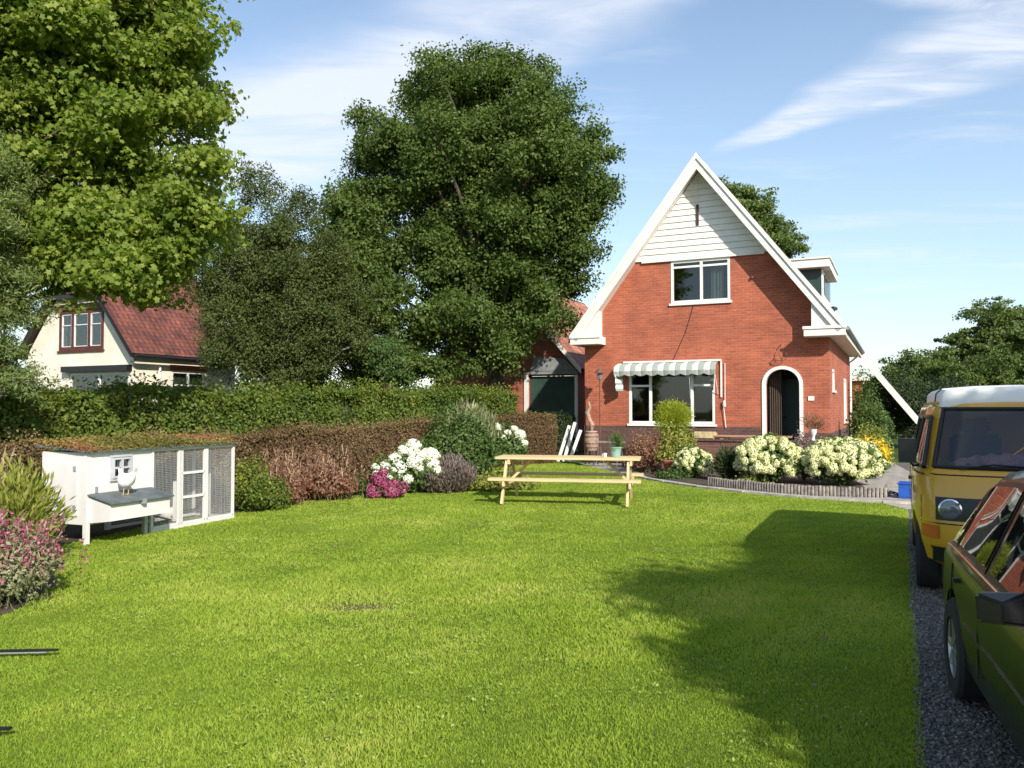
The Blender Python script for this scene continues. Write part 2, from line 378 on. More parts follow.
def flat(name, pts, z, mat):
    o = MB().add([(x, y, z) for x, y in pts], [tuple(range(len(pts)))]).build(name, mat); o['kind'] = 'structure'; return o

# ------------------------------------------------------------------ leaf clouds (numpy)
T_KITE = (np.array([(0, -.5, 0), (.3, -.05, .07), (0, .5, 0), (-.3, -.05, .07)]), [(0, 1, 2), (0, 2, 3)])
T_NARROW = (np.array([(0, -.5, 0), (.12, 0, .04), (0, .5, 0), (-.12, 0, .04)]), [(0, 1, 2), (0, 2, 3)])
_ma = []
for k in range(10):
    a = math.pi * 2 * k / 10 + math.pi / 2; r = (.54 if k % 2 == 0 else .34); r *= (.55 if k == 5 else 1)
    _ma.append((r * math.cos(a), r * math.sin(a), -.06 if k % 2 == 0 else 0))
T_PALM = (np.array([(0, 0, .05)] + _ma), [(0, 1 + k, 1 + (k + 1) % 10) for k in range(10)])
T_PETAL = (np.array([(.5, .0, 0), (.0, .5, 0.02), (-.5, 0, 0), (0, -.5, 0.02)]), [(0, 1, 2), (0, 2, 3)])
def unit(a): return a / np.maximum(np.linalg.norm(a, axis=-1, keepdims=True), 1e-9)
def cloud_mesh(name, P, N, size, tint, tpl=T_KITE, axis=None, jitter=.8):
    """P positions, N preferred normals, size per leaf; axis: preferred long direction"""
    n = len(P); tv, tf = tpl
    nn = unit(N + jitter * rng.normal(size=(n, 3)))
    t = rng.normal(size=(n, 3)) if axis is None else axis + .25 * rng.normal(size=(n, 3))
    if axis is None:
        b = unit(np.cross(nn, t)); a = np.cross(b, nn)
    else:
        b = unit(t); a = unit(np.cross(b, nn)); nn = np.cross(a, b)
    size = np.broadcast_to(np.asarray(size, float), (n,)) if np.ndim(size) < 2 else size
    sx = size[:, None, None]
    V = P[:, None, :] + sx * (tv[None, :, 0, None] * a[:, None, :] + tv[None, :, 1, None] * b[:, None, :] + tv[None, :, 2, None] * nn[:, None, :])
    k = len(tv); F = (np.array(tf)[None] + (np.arange(n) * k)[:, None, None]).reshape(-1, 3)
    return tri_mesh(name, V.reshape(-1, 3), F, np.repeat(np.clip(tint, 0, 1), k))
def tri_mesh(name, V, F, tint=None):
    me = bpy.data.meshes.new(name); me.vertices.add(len(V)); me.vertices.foreach_set('co', V.astype(np.float32).ravel())
    me.loops.add(len(F) * 3); me.loops.foreach_set('vertex_index', F.astype(np.int32).ravel())
    me.polygons.add(len(F)); me.polygons.foreach_set('loop_start', np.arange(0, len(F) * 3, 3, dtype=np.int32))
    if tint is not None:
        at = me.attributes.new('tint', 'FLOAT', 'POINT'); at.data.foreach_set('value', tint.astype(np.float32))
    me.update(calc_edges=True); return me
_nd = rng.normal(size=(6, 3)); _np = rng.uniform(0, 6.28, 6)
def pn(P, s=1.0): return np.sin((P * s) @ _nd.T + _np).mean(-1) * 1.6
def rdirs(n): return unit(rng.normal(size=(n, 3)))
def ellpts(ells, n, power=.45, irr=.18):
    E = np.array(ells, float); wt = E[:, 3] * E[:, 4] * E[:, 5]; wt = wt / wt.sum()
    idx = rng.choice(len(E), n, p=wt); d = rdirs(n); r = rng.uniform(0, 1, n) ** power
    r = r * (1 + irr * pn(d * 3 + idx[:, None] * 1.7))
    return E[idx, :3] + d * r[:, None] * E[idx, 3:], d, r

def tree(name, label, cat_, loc, ells, nclump, crad, per, leaf, lm, bark='bark', tr=.25, th=None, group=None, tpl=T_KITE,
         flatn=.55, nlimb=45, droop=.0, gap=.0, power=.45, lean=(0, 0), seed_irr=.2, up=.45, fork=.25, bough=0, brad=1.1, bflat=.62):
    root = top(name, label, cat_, (loc[0], loc[1], 0), 0, group)
    E = [(e[0] - loc[0], e[1] - loc[1], *e[2:]) for e in ells]
    if bough:
        Bc, Bd, _ = ellpts(E, bough, power, seed_irr); bi = rng.integers(0, bough, nclump); br = brad * rng.uniform(.65, 1.35, bough)
        dd_ = rdirs(nclump); dd_[:, 2] = dd_[:, 2] * .8 + .15; rr_ = rng.uniform(0, 1, nclump) ** .4
        C = Bc[bi] + dd_ * (br[bi] * rr_)[:, None] * np.array((1, 1, bflat)) + Bd[bi] * (rng.uniform(0, 1, nclump) ** 3 * br[bi] * .5)[:, None]
        D = unit(dd_ + .5 * Bd[bi])
        btint = rng.uniform(-.12, .12, bough)[bi]
    else: C, D, r = ellpts(E, nclump, power, seed_irr)
    if gap and not bough: k = pn(C, 1.1) > -gap; C, D = C[k], D[k]
    n = len(C); per_n = np.maximum(3, (per * rng.uniform(.5, 1.5, n))).astype(int); idx = np.repeat(np.arange(n), per_n); m = len(idx)
    cr = crad * rng.uniform(.6, 1.4, n)
    g = np.clip(rng.normal(size=(m, 3)) * .5, -.85, .85); g[:, 2] *= flatn; off = g * cr[idx][:, None]
    off[:, 2] -= droop * (off[:, 0] ** 2 + off[:, 1] ** 2)
    P = C[idx] + off
    N = unit(unit(off) * .7 + D[idx] * .6 + np.array((0, 0, up)))
    tint = (btint[idx] if bough else 0) + .15 + .5 * rng.uniform(0, 1, n)[idx] * .7 + .45 * rng.uniform(0, 1, m) ** 1.3
    keep = P[:, 2] > .3; P, N, tint = P[keep], N[keep], tint[keep]
    me = cloud_mesh('crown', P, N, leaf * rng.uniform(.6, 1.25, len(P)), tint, tpl); link('crown', me, L[lm], root)
    zt = max(e[2] + e[5] * .6 for e in E); cx = np.mean([e[0] for e in E]); cy = np.mean([e[1] for e in E])
    b = MB(); th = th or zt
    def axis(t): return Vector((cx * t ** 1.5 + .15 * math.sin(4 * t) * tr * 3 + lean[0] * t, cy * t ** 1.5 + lean[1] * t, th * t))
    ks = [i / 9 for i in range(10)]
    b.tube([axis(t) for t in ks], [tr * (1.25 if t == 0 else 1) * (1 - .88 * t) for t in ks], 10)
    for ci in rng.choice(n, min(nlimb, n), replace=False):
        c = Vector(C[ci]); t0 = min(.92, max(fork, (c.z / th) * rng.uniform(.45, .8))); a = axis(t0); mid = (a + c) / 2 + Vector((0, 0, .08 * (c - a).length))
        rr = tr * (1 - .85 * t0) * .42
        pts = [a * (1 - q) ** 2 + mid * 2 * q * (1 - q) + c * q * q + Vector(rng.normal(size=3) * .05) * (q > 0) for q in (0, .2, .4, .6, .8, 1)]
        b.tube(pts, [rr, rr * .8, rr * .62, rr * .45, rr * .3, .008], 5, False)
    b.build('trunk', M[bark], root, smooth=True)
    return root

def leafy(name, parent, ells, n, leaf, lm, tpl=T_KITE, power=.5, irr=.30, axis_up=None, jitter=.8, clump=0.0, zmin=.02):
    P, D, r = ellpts(ells, n, power, irr)
    P = P + .045 * np.stack([pn(P, 14), pn(P + 5, 14), pn(P + 9, 14)], -1) + D * (rng.uniform(0, 1, n) ** 8 * .16)[:, None]
    if clump: P = P + clump * np.stack([pn(P, 9), pn(P + 5, 9), pn(P + 9, 9)], -1)
    P[:, 2] = np.maximum(P[:, 2], zmin)
    ti = .5 + .35 * pn(P, 4) * .6 + .6 * (rng.uniform(0, 1, n) - .5)
    ax = None
    if axis_up is not None: ax = unit(D * (1 - axis_up) + np.array((0, 0, axis_up)))
    me = cloud_mesh(name, P, unit(D + np.array((0, 0, .4))), leaf * rng.uniform(.6, 1.3, n), ti, tpl, ax, jitter)
    return link(name, me, L[lm], parent)
def stems(parent, ells, n, r=.008, mat='bark', base=(0, 0)):
    C, D, _ = ellpts(ells, n, .5, 0); b = MB()
    for c in C:
        a = Vector((base[0] + rng.normal() * .002, base[1] + rng.normal() * .002, 0)); c = Vector(c)
        b.tube([a, (a + c) / 2 + Vector((0, 0, .1 * c.z)), c], [r, r * .8, r * .4], 5, False)
    return b.build('stem', M[mat], parent)
def shrub(name, label, cat_, loc, ells, n, leaf, lm, tpl=T_KITE, group=None, nst=14, **kw):
    root = top(name, label, cat_, (loc[0], loc[1], 0), 0, group)
    stems(root, ells, nst); leafy('foliage', root, ells, n, leaf, lm, tpl, **kw); return root
def flower_mesh(name, n, lm, size):
    D = rdirs(n); P = D * rng.uniform(.8, 1.05, n)[:, None]; P[:, 2] *= .85
    me = cloud_mesh(name, P, D, size * rng.uniform(.7, 1.2, n), rng.uniform(0, 1, n), T_PETAL, None, .35)
    me.materials.append(L[lm]); return me
def heads(parent, me, pts, rad, name='flower_head'):
    for p in pts:
        o = bpy.data.objects.new(name, me); COL.objects.link(o); o.parent = parent; o.location = p
        s = rad * random.uniform(.6, 1.25); o.scale = (s, s, s * (random.uniform(1.1, 1.5) if me.name.startswith('panicle') else random.uniform(.85, 1.1))); o.rotation_euler = (random.uniform(-.7, .7), random.uniform(-.7, .7), random.uniform(0, 6))

def hedge(name, label, A, B, wid, h0, h1, n, leaf, lm, core, rough=.07, group=None, arch=0):
    A = np.array(A, float); B = np.array(B, float); d = B - A; Ln = np.linalg.norm(d); ang = math.atan2(d[1], d[0])
    root = top(name, label, 'hedge', (A[0], A[1], 0), ang, group)
    # sample leaf positions on front, back, top, ends in local (x along, y across)
    P = []; N = []
    u = rng.uniform(0, 1, n); s = rng.uniform(0, 1, n); face = rng.choice(4, n, p=[.40, .2, .34, .06])
    x = u * Ln; hh = h0 + (h1 - h0) * u
    hh = hh + rough * (pn(np.stack([x, x * 0, x * 0], -1), 2.3) + .6 * pn(np.stack([x, x * 0 + 3, x * 0], -1), 6))
    y = np.zeros(n); z = np.zeros(n); Nn = np.zeros((n, 3))
    f = face == 0; y[f] = -wid / 2; z[f] = s[f] * hh[f]; Nn[f] = (0, -1, .3)
    f = face == 1; y[f] = wid / 2; z[f] = s[f] * hh[f]; Nn[f] = (0, 1, .3)
    f = face == 2; y[f] = (s[f] - .5) * wid; z[f] = hh[f]; Nn[f] = (0, 0, 1)
    f = face == 3; e = rng.integers(0, 2, f.sum()); x[f] = e * Ln; y[f] = (s[f] - .5) * wid; z[f] = rng.uniform(0, 1, f.sum()) * hh[f]; Nn[f] = np.stack([e * 2. - 1, e * 0., e * 0. + .3], -1)
    P = np.stack([x, y, z], -1)
    dep = rough * 1.2 * pn(P, 3.1) + rough * .9 * pn(P + 7, 8) - np.abs(rng.normal(size=n)) * rough * .8 + (rng.uniform(0, 1, n) < .05) * rng.uniform(0, 2.2, n) * rough
    dep = dep + ((face == 2) | (P[:, 2] > .7 * hh)) * (rng.uniform(0, 1, n) < .10) * rng.uniform(0, 1, n) ** 2 * rough * 3
    P = P + unit(Nn) * dep[:, None]; P[:, 2] = np.maximum(P[:, 2], .03)
    ti = .42 + .22 * pn(P, 2.2) + .18 * np.clip(P[:, 2] / max(h0, h1), 0, 1) * (face == 2) + .55 * (rng.uniform(0, 1, n) - .5)
    me = cloud_mesh('foliage', P, Nn, leaf * rng.uniform(.6, 1.3, n), ti, T_KITE); link('foliage', me, L[lm], root)
    c = MB(); i = rough * 1.6 + .04
    c.add([(i, -wid / 2 + i, 0), (Ln - i, -wid / 2 + i, 0), (Ln - i, wid / 2 - i, 0), (i, wid / 2 - i, 0), (i, -wid / 2 + i, h0 - i), (Ln - i, -wid / 2 + i, h1 - i), (Ln - i, wid / 2 - i, h1 - i), (i, wid / 2 - i, h0 - i)],
          [(0, 3, 2, 1), (4, 5, 6, 7), (0, 1, 5, 4), (1, 2, 6, 5), (2, 3, 7, 6), (3, 0, 4, 7)])
    c.build('branches', core, root); return root

# ------------------------------------------------------------------ frames
AZ = R(-25.85)                                     # heading of house, drive, vehicles
UX, UY = math.cos(AZ), math.sin(AZ)
HO = (2.32, 25.47)                                 # house front left corner
def H(u, v, z=0): return (HO[0] + UX * u - UY * v, HO[1] + UY * u + UX * v, z)

# ------------------------------------------------------------------ setting
flat('ground', [(-400, -200), (400, -200), (400, 900), (-400, 900)], -.03, M['field'])
DE = [(1.93 + .4868 * k, 3.79 + k) for k in (-9, 9.45)]    # lawn / drive edge
lawn_pts = [DE[0], DE[1], (6.5, 14.3), (5.38, 15), (3.95, 16.87), (3.07, 19.27), (2.2, 23.0), (1.3, 25.3), (-2.2, 22), (-1.9, 18.8), (-6.5, 11.6), (-9, 7), (-9, -6)]
flat('lawn', lawn_pts, 0, M['lawn'])
flat('driveway', [(DE[0][0], DE[0][1]), (DE[0][0] + 9, DE[0][1] - 3), (22, 24), (11.5, 24.5), (8.2, 14.6), DE[1]], .004, M['gravel'])
flat('paved_path', [DE[1], (8.2, 14.6), (12.5, 27), (10.2, 28), (8.6, 21.5), (6.2, 19.5), (3.6, 24.0), (2.0, 24.6), (2.2, 23.0), (3.07, 19.27), (3.95, 16.87), (5.38, 15), (6.5, 14.3)], .008, M['paving'])
flat('flower_bed', [(-8.6, 7.2), (-6.5, 9.0), (-5.6, 9.6), (-4.9, 12.4), (-4.1, 13.2), (-3.7, 14.5), (-2.9, 15.6), (-1.6, 16.0), (-.6, 16.9), (-.4, 19), (-1.0, 22.4), (-3.2, 20.5), (-9.6, 11)], .012, M['soil'])
flat('flower_bed', [(-9, 3.5), (-4.6, 5.6), (-4.1, 6.6), (-4.3, 7.6), (-5.1, 8.9), (-6.5, 8.9), (-9, 6.8)], .012, M['soil'])
flat('planting_bed', [(3.3, 19.4), (4.15, 17.3), (5.55, 15.5), (6.85, 15.1), (8.9, 21.6), (5.6, 22.6), (3.3, 23.3)], .016, M['soil'])

def inpoly(x, y, poly):
    c = np.zeros(len(x), bool); j = len(poly) - 1
    for i in range(len(poly)):
        xi, yi = poly[i]; xj, yj = poly[j]
        c ^= ((yi > y) != (yj > y)) & (x < (xj - xi) * (y - yi) / (yj - yi + 1e-12) + xi); j = i
    return c
def grass():
    n = 4200000
    y = 2.2 + (24 - 2.2) * rng.uniform(0, 1, n) ** 1.0
    lim = .72 * y + 1.2; x = rng.uniform(-1, 1, n) * lim
    keep = rng.uniform(0, 1, n) < np.minimum(1, 2.9 / y) ** .75 * .62; x, y = x[keep], y[keep]
    k = inpoly(x, y, lawn_pts); x, y = x[k], y[k]
    bed = inpoly(x, y, [(-9, 3.5), (-4.6, 5.6), (-4.1, 6.6), (-4.3, 7.6), (-5.1, 8.9), (-6.5, 8.9), (-9, 6.8)]); x, y = x[~bed], y[~bed]
    bed = inpoly(x, y, [(-8.6, 7.2), (-6.5, 9.0), (-5.6, 9.6), (-4.9, 12.4), (-4.1, 13.2), (-3.7, 14.5), (-2.9, 15.6), (-1.6, 16.0), (-.6, 16.9), (-.4, 19), (-1.0, 22.4), (-9.6, 11)]); x, y = x[~bed], y[~bed]
    bz = np.exp(-(((x + 1.25) / .38) ** 2 + ((y - 6.8) / .20) ** 2)); k = rng.uniform(0, 1, len(x)) > bz * .6; x, y = x[k], y[k]
    n = len(x); P = np.stack([x, y, np.zeros(n)], -1)
    q1 = pn(P, .9); q2 = pn(P + 3, 3.0); q3 = pn(P + 9, 9.0)
    bare = np.exp(-(((x + 1.35) / .35) ** 2 + ((y - 6.75) / .16) ** 2))
    h = (.017 + .004 * q2 + .005 * q3 + .014 * (q1 > .45)) * rng.uniform(.6, 1.35, n) * (1 - .75 * bare)
    h = np.clip(h, .008, .055)
    wd = (.0013 + .00040 * y) * rng.uniform(.7, 1.3, n)
    a = rng.uniform(0, 2 * np.pi, n); dxy = np.stack([np.cos(a), np.sin(a), 0 * a], -1)
    a2 = rng.uniform(0, 2 * np.pi, n); ln = np.stack([np.cos(a2), np.sin(a2), 0 * a2], -1) * (h * rng.uniform(.1, .9, n))[:, None]
    V = np.empty((n, 4, 3)); V[:, 0] = P - dxy * wd[:, None]; V[:, 1] = P + dxy * wd[:, None]
    midp = P + ln * .35; midp[:, 2] = h * .6
    V[:, 2] = midp + dxy * wd[:, None] * .8; tp = P + ln; tp[:, 2] = h; V[:, 3] = tp
    F = np.array([(0, 1, 2), (0, 2, 3)])[None] + (np.arange(n) * 4)[:, None, None]
    q4 = pn(P + 21, 1.9); clover = np.clip((q4 - .35) * 3, 0, 1) * (rng.uniform(0, 1, n) < .45)
    ti = .44 + .17 * q1 + .15 * q2 + .12 * q3 + .42 * (rng.uniform(0, 1, n) - .5) + .35 * bare + .28 * clover
    me = tri_mesh('grass', V.reshape(-1, 3), F.reshape(-1, 3), np.repeat(np.clip(ti, 0, 1), 4))
    o = link('grass', me, L['grass']); o['kind'] = 'stuff'; o['label'] = 'short mown green lawn grass'; o['category'] = 'grass'
    print('blades', n)
grass()
def weeds():
    nc = 210; cx = rng.uniform(-3.6, 3.0, nc) * 1.0; cy = 3.2 + 10 * rng.uniform(0, 1, nc) ** 1.2
    idx = np.repeat(np.arange(nc), 34); m = len(idx); P = np.stack([cx[idx] * (cy[idx] / 7), cy[idx], 0 * cx[idx]], -1) + rng.normal(size=(m, 3)) * np.array((.13, .09, 0)) ; P[:, 2] = rng.uniform(.016, .034, m)
    k = inpoly(P[:, 0], P[:, 1], lawn_pts) & (P[:, 0] > -4.2); P = P[k]; m = len(P)
    me = cloud_mesh('clover', P, np.tile((0, 0, 1.), (m, 1)), .020 * rng.uniform(.6, 1.4, m), rng.uniform(.2, 1, m), T_KITE, None, .45)
    o = link('clover', me, L['clover']); o['kind'] = 'stuff'; o['label'] = 'pale clover patches growing in the lawn'; o['category'] = 'clover'
    m = 130; P = np.stack([rng.uniform(-4, 4.5, m), rng.uniform(3.2, 14, m), rng.uniform(.025, .035, m)], -1); P = P[inpoly(P[:, 0], P[:, 1], lawn_pts) & (P[:, 0] > -4)]
    o = link('fallen_leaves', cloud_mesh('fallen_leaves', P, np.tile((0, 0, 1.), (len(P), 1)), .05 * rng.uniform(.5, 1.1, len(P)), rng.uniform(0, 1, len(P)), T_KITE, None, .5), L['russet']); o['kind'] = 'stuff'; o['label'] = 'scattered small fallen leaves on the lawn'; o['category'] = 'leaves'
weeds()
def gravel():
    n = 26000; t = rng.uniform(-.5, 6.5, n); s = np.abs(rng.uniform(0, 1, n)) ** 1.2 * 1.6 - .03
    x = 1.93 + .4868 * t + s * .899; y = 3.79 + t - s * .438
    octa = np.array([(1, 0, 0), (0, 1, 0), (-1, 0, 0), (0, -1, 0), (0, 0, .7), (0, 0, -.7)]); of = np.array([(0, 1, 4), (1, 2, 4), (2, 3, 4), (3, 0, 4), (1, 0, 5), (2, 1, 5), (3, 2, 5), (0, 3, 5)])
    sz = rng.uniform(.005, .016, n); V = octa[None] * sz[:, None, None] * rng.uniform(.6, 1.3, (n, 6, 1)) + np.stack([x, y, .006 + 0 * x], -1)[:, None]
    me = tri_mesh('gravel', V.reshape(-1, 3), (of[None] + (np.arange(n) * 6)[:, None, None]).reshape(-1, 3), np.repeat(rng.uniform(0, 1, n), 6))
    m, t_, p = new_mat('gravel_stones'); t_.inp(p.inputs['Base Color'], t_.ramp(t_.node('ShaderNodeAttribute', attribute_name='tint').outputs['Fac'], [(0, (.06, .055, .045)), (.6, (.15, .135, .115)), (1, (.32, .29, .25))])); p.inputs['Roughness'].default_value = .85
    o = link('gravel', me, m); o['kind'] = 'stuff'; o['label'] = 'loose grey gravel of the drive'; o['category'] = 'gravel'
gravel()
# lawn kerb: pale slabs along the curved edge of the path
ek = MB(); ep = [(2.9, 20.2), (3.07, 19.27), (3.45, 18), (3.95, 16.87), (4.6, 15.85), (5.38, 15), (5.95, 14.6), (6.55, 14.2), (7.1, 13.95)]
for a, b_ in zip(ep[:-1], ep[1:]):
    a = Vector((*a, .02)); b_ = Vector((*b_, .02)); m_ = max(1, round((b_ - a).length / .5))
    for i in range(m_): ek.beam(a.lerp(b_, i / m_ + .008), a.lerp(b_, (i + 1) / m_ - .008), .13, .05)
k = ek.build('path_kerb', M['concrete'], bevel=.006); k['kind'] = 'structure'

# ------------------------------------------------------------------ building helpers
def wallpanel(mb, outer, holes, f, depth=.12):
    """outer/holes: lists of (a,b); f(a,b,t)->xyz, t = distance inwards"""
    loops = [outer] + holes
    vecs = [[Vector((a, b_, 0)) for a, b_ in lp] for lp in loops]; tris = tessellate_polygon(vecs)
    pts = [p for lp in loops for p in lp]
    mb.add([f(a, b_, 0) for a, b_ in pts], [tuple(t) for t in tris])
    for lp in holes + [outer]:
        n = len(lp); mb.add([f(a, b_, 0) for a, b_ in lp] + [f(a, b_, depth) for a, b_ in lp], [(i, (i + 1) % n, (i + 1) % n + n, i + n) for i in range(n)])
def rect(a0, b0, a1, b1): return [(a0, b0), (a1, b0), (a1, b1), (a0, b1)]
def window(parent, a0, b0, a1, b1, f, fm='white_clean', fw=.06, mull=(), trans=(), sill=True, curtain=None, room=True, name='window', recess=.07, label=None, fproj=0.0, room_d=.9):
    """f(a,b,t): t inwards. mull: list of a; trans: list of (a0,a1,b)"""
    def bx(mb, x0, z0, x1, z1, t0, t1):
        vs = [f(x, z, t) for t in (t0, t1) for x, z in ((x0, z0), (x1, z0), (x1, z1), (x0, z1))]
        mb.add(vs, [(0, 1, 2, 3), (7, 6, 5, 4), (0, 4, 5, 1), (1, 5, 6, 2), (2, 6, 7, 3), (3, 7, 4, 0)])
    fr = MB(); r0, r1 = recess - .045 - fproj, recess + .03; e = .004
    bx(fr, a0 + e, b0 + e, a0 + fw, b1 - e, r0, r1); bx(fr, a1 - fw, b0 + e, a1 - e, b1 - e, r0, r1)
    bx(fr, a0 + fw, b0 + e, a1 - fw, b0 + fw, r0, r1); bx(fr, a0 + fw, b1 - fw, a1 - fw, b1 - e, r0, r1)
    for m_ in mull: bx(fr, m_ - fw / 2, b0 + fw, m_ + fw / 2, b1 - fw, r0, r1)
    for x0, x1, z in trans: bx(fr, x0, z - fw * .4, x1, z + fw * .4, r0 + .004, r1)
    W_ = fr.build(name, M[fm], parent)
    if label: W_['label'] = label
    g = MB(); bx(g, a0 + fw * .6, b0 + fw * .6, a1 - fw * .6, b1 - fw * .6, recess - .004, recess + .002); g.build('pane', M['glass'], W_)
    if sill:
        s_ = MB(); bx(s_, a0 - .05, b0 - .07, a1 + .05, b0 - .004, -.06, .10); s_.build('sill', M[fm], W_)
    if curtain:
        c = MB()
        for (x0, x1, z0, z1) in curtain:
            n = max(8, int((x1 - x0) / .03)); vs = []
            for i in range(n + 1):
                x = x0 + (x1 - x0) * i / n; t = recess + .12 + .025 * math.sin(i * 1.9)
                vs += [f(x, z0, t), f(x, z1, t)]
            c.add(vs, [(2 * i, 2 * i + 2, 2 * i + 3, 2 * i + 1) for i in range(n)])
        c.build('curtain', M['curtain'], W_)
    if room:
        r_ = MB(); d0, d1 = .125, room_d; vs = [f(x, z, t) for t in (d0, d1) for x, z in rect(a0 - .15, b0 - .15, a1 + .15, b1 + .15)]
        r_.add(vs, [(7, 6, 5, 4), (0, 4, 5, 1), (1, 5, 6, 2), (2, 6, 7, 3), (3, 7, 4, 0)]); r_.build('room', M['roomwall'], W_)
    return W_
def roofslab(mb, p0, p1, p2, p3, th=.09):
    """quad p0,p1 (eave) p2,p3 (ridge); thickness downwards along normal; uv in metres"""
    P = [Vector(p) for p in (p0, p1, p2, p3)]; n = (P[1] - P[0]).cross(P[3] - P[0]).normalized()
    if n.z < 0: n = -n
    Q = [p - n * th for p in P]; ux = (P[1] - P[0]).normalized(); vy = n.cross(ux)
    if (P[3] - P[0]).dot(vy) < 0: vy = -vy
    uvs = [((p - P[0]).dot(ux), (p - P[0]).dot(vy)) for p in P]
    z4 = [(0, 0)] * 4
    mb.add(P + Q, [(0, 1, 2, 3), (7, 6, 5, 4), (0, 4, 5, 1), (1, 5, 6, 2), (2, 6, 7, 3), (3, 7, 4, 0)], [uvs, z4, z4, z4, z4, z4])

# ------------------------------------------------------------------ main house
house = top('brick_house', 'red brick house with steep white-boarded gable and striped awning', 'house', H(0, 0), AZ)
fF = lambda a, b, t: (a, t, b)
HW = 7.27; CX = 3.72; EZ = 3.9; SL = 1.313; UE0, UE1 = CX - 3.96, CX + 3.96
def zr(u): return 9.10 - SL * abs(u - CX)            # top surface of the roof
arch = [(5.54, .45)] + [(5.54, 2.36)] + [(6.005 - .465 * math.cos(math.pi * k / 14), 2.36 + .43 * math.sin(math.pi * k / 14)) for k in range(1, 14)] + [(6.47, 2.36), (6.47, .45)]
UW = (2.80, 4.85, 4.57, 6.14); LW = (1.46, 1.20, 4.10, 2.80)
mb = MB()
gpoly = [(0, 0), (HW, 0), (HW, zr(HW) - .25), (CX, zr(CX) - .25), (0, zr(0) - .25)]
wallpanel(mb, gpoly, [rect(*UW), rect(*LW), arch], fF, .30)
# sides, back
fR = lambda a, b, t: (HW - t, a, b)                  # right side, a = depth
SW1 = (.95, 2.2, 1.75, 2.82); SW2 = (6.2, 1.2, 7.6, 2.72)
wallpanel(mb, rect(.302, 0, 10, 3.75), [rect(*SW1), rect(*SW2)], fR, .12)
mb.box(0, .302, 0, .25, 10, 3.75); mb.box(.252, 9.75, 0, HW - .125, 10, 3.75)
mb.prism([(0.0, 3.752), (HW, 3.752), (CX, zr(CX) - .27)], lambda a, b, t: (a, t, b), 9.75, 10)
mb.build('wall', M['brick'], house)
pl = MB(); pl.box(-.016, -.016, 0, 5.40, .1, 1.13); pl.box(6.61, -.016, 0, HW + .016, .1, .98); pl.box(HW - .1, .102, 0, HW + .016, 9.9, .98)
pl.build('plinth', M['plinth'], house)
# gable boarding
gb = MB(); z = 6.20; k = 0
while z < 8.9:
    z1 = min(z + .186, 8.98)
    w0 = (zr(CX) - .24 - z) / SL; w1 = max(.01, (zr(CX) - .24 - z1) / SL)
    gb.add([(CX - w0, -.055, z), (CX + w0, -.055, z), (CX + w1, -.028, z1 - .004), (CX - w1, -.028, z1 - .004), (CX - w0, -.012, z), (CX + w0, -.012, z), (CX + w1, -.012, z1 - .004), (CX - w1, -.012, z1 - .004)],
           [(0, 1, 2, 3), (7, 6, 5, 4), (0, 4, 5, 1), (1, 5, 6, 2), (2, 6, 7, 3), (3, 7, 4, 0)]); z = z1; k += 1
gbo = gb.build('gable_boarding', M['white'], house)
v_ = MB(); v_.box(CX - .13, -.07, 7.15, CX - .05, -.045, 7.78); v_.build('vent_slot', M['darkbrown'], house)
v_ = MB(); v_.box(CX - .105, -.064, 7.80, CX - .075, -.04, 8.72); v_.build('cover_strip', M['white'], house)
v_ = MB(); v_.box(1.9, -.075, 6.14, 5.55, -.012, 6.198); v_.build('boarding_trim', M['white'], house)
# windows
window(house, *UW, fF, fw=.075, mull=(3.72,), trans=((2.87, 4.50, 5.94),), curtain=[(3.98, 4.35, 4.9, 5.95)], recess=.05, fproj=.02, label='white upper window with light curtain')
W2 = window(house, *LW, fF, fw=.075, mull=(2.14, 3.42), trans=((1.53, 2.10, 2.36), (3.46, 4.03, 2.36)), recess=.06, fproj=.02, room_d=2.6, label='large white three-part window')
# things on window sill inside
# arch rim
am = MB(); N_ = 18
def archpt(r, k): return (6.005 + r * math.cos(math.pi - math.pi * k / N_), 2.36 + r * .93 * math.sin(math.pi * k / N_))
outl = [(6.005 - .56, .45)] + [archpt(.56, k) for k in range(N_ + 1)] + [(6.005 + .56, .45)]
inl = [(6.005 - .462, .45)] + [archpt(.462, k) for k in range(N_ + 1)] + [(6.005 + .462, .45)]
n = len(outl); vs = [(a, t, b) for t in (-.035, .16) for a, b in outl] + [(a, t, b) for t in (-.035, .16) for a, b in inl]
fs = []
for i in range(n - 1):
    fs += [(i, i + 1, 2 * n + i + 1, 2 * n + i), (i, n + i, n + i + 1, i + 1), (2 * n + i, 2 * n + i + 1, 3 * n + i + 1, 3 * n + i)]
am.add(vs, fs); am.build('arch_surround', M['white_clean'], house, smooth=False)
pc = MB(); pc.add([(x, y, z) for y in (.305, 1.7) for x, z in ((5.2, .44), (6.85, .44), (6.85, 3.1), (5.2, 3.1))], [(7, 6, 5, 4), (0, 4, 5, 1), (1, 5, 6, 2), (2, 6, 7, 3), (3, 7, 4, 0)])
pc.build('porch', M['plinth'], house)
dd = MB(); dd.box(5.7, 1.6, .46, 6.65, 1.68, 2.55); d_ = dd.build('front_door', M['darkgreen'], house)
dd = MB(); dd.tube([(5.8, 1.58, 1.4), (5.8, 1.54, 1.4), (5.92, 1.54, 1.4)], .012, 6); dd.build('handle', M['chrome'], d_)
cu = MB(); vs = []; n = 60
for i in range(n + 1):
    x = 5.56 + .36 * i / n; y = .46 + .035 * math.sin(i * .62); vs += [(x, y, .55), (x, y, 2.80)]
cu.add(vs, [(2 * i, 2 * i + 2, 2 * i + 3, 2 * i + 1) for i in range(n)]); cu.build('porch_curtain', M['darkcurtain'], house, smooth=True)
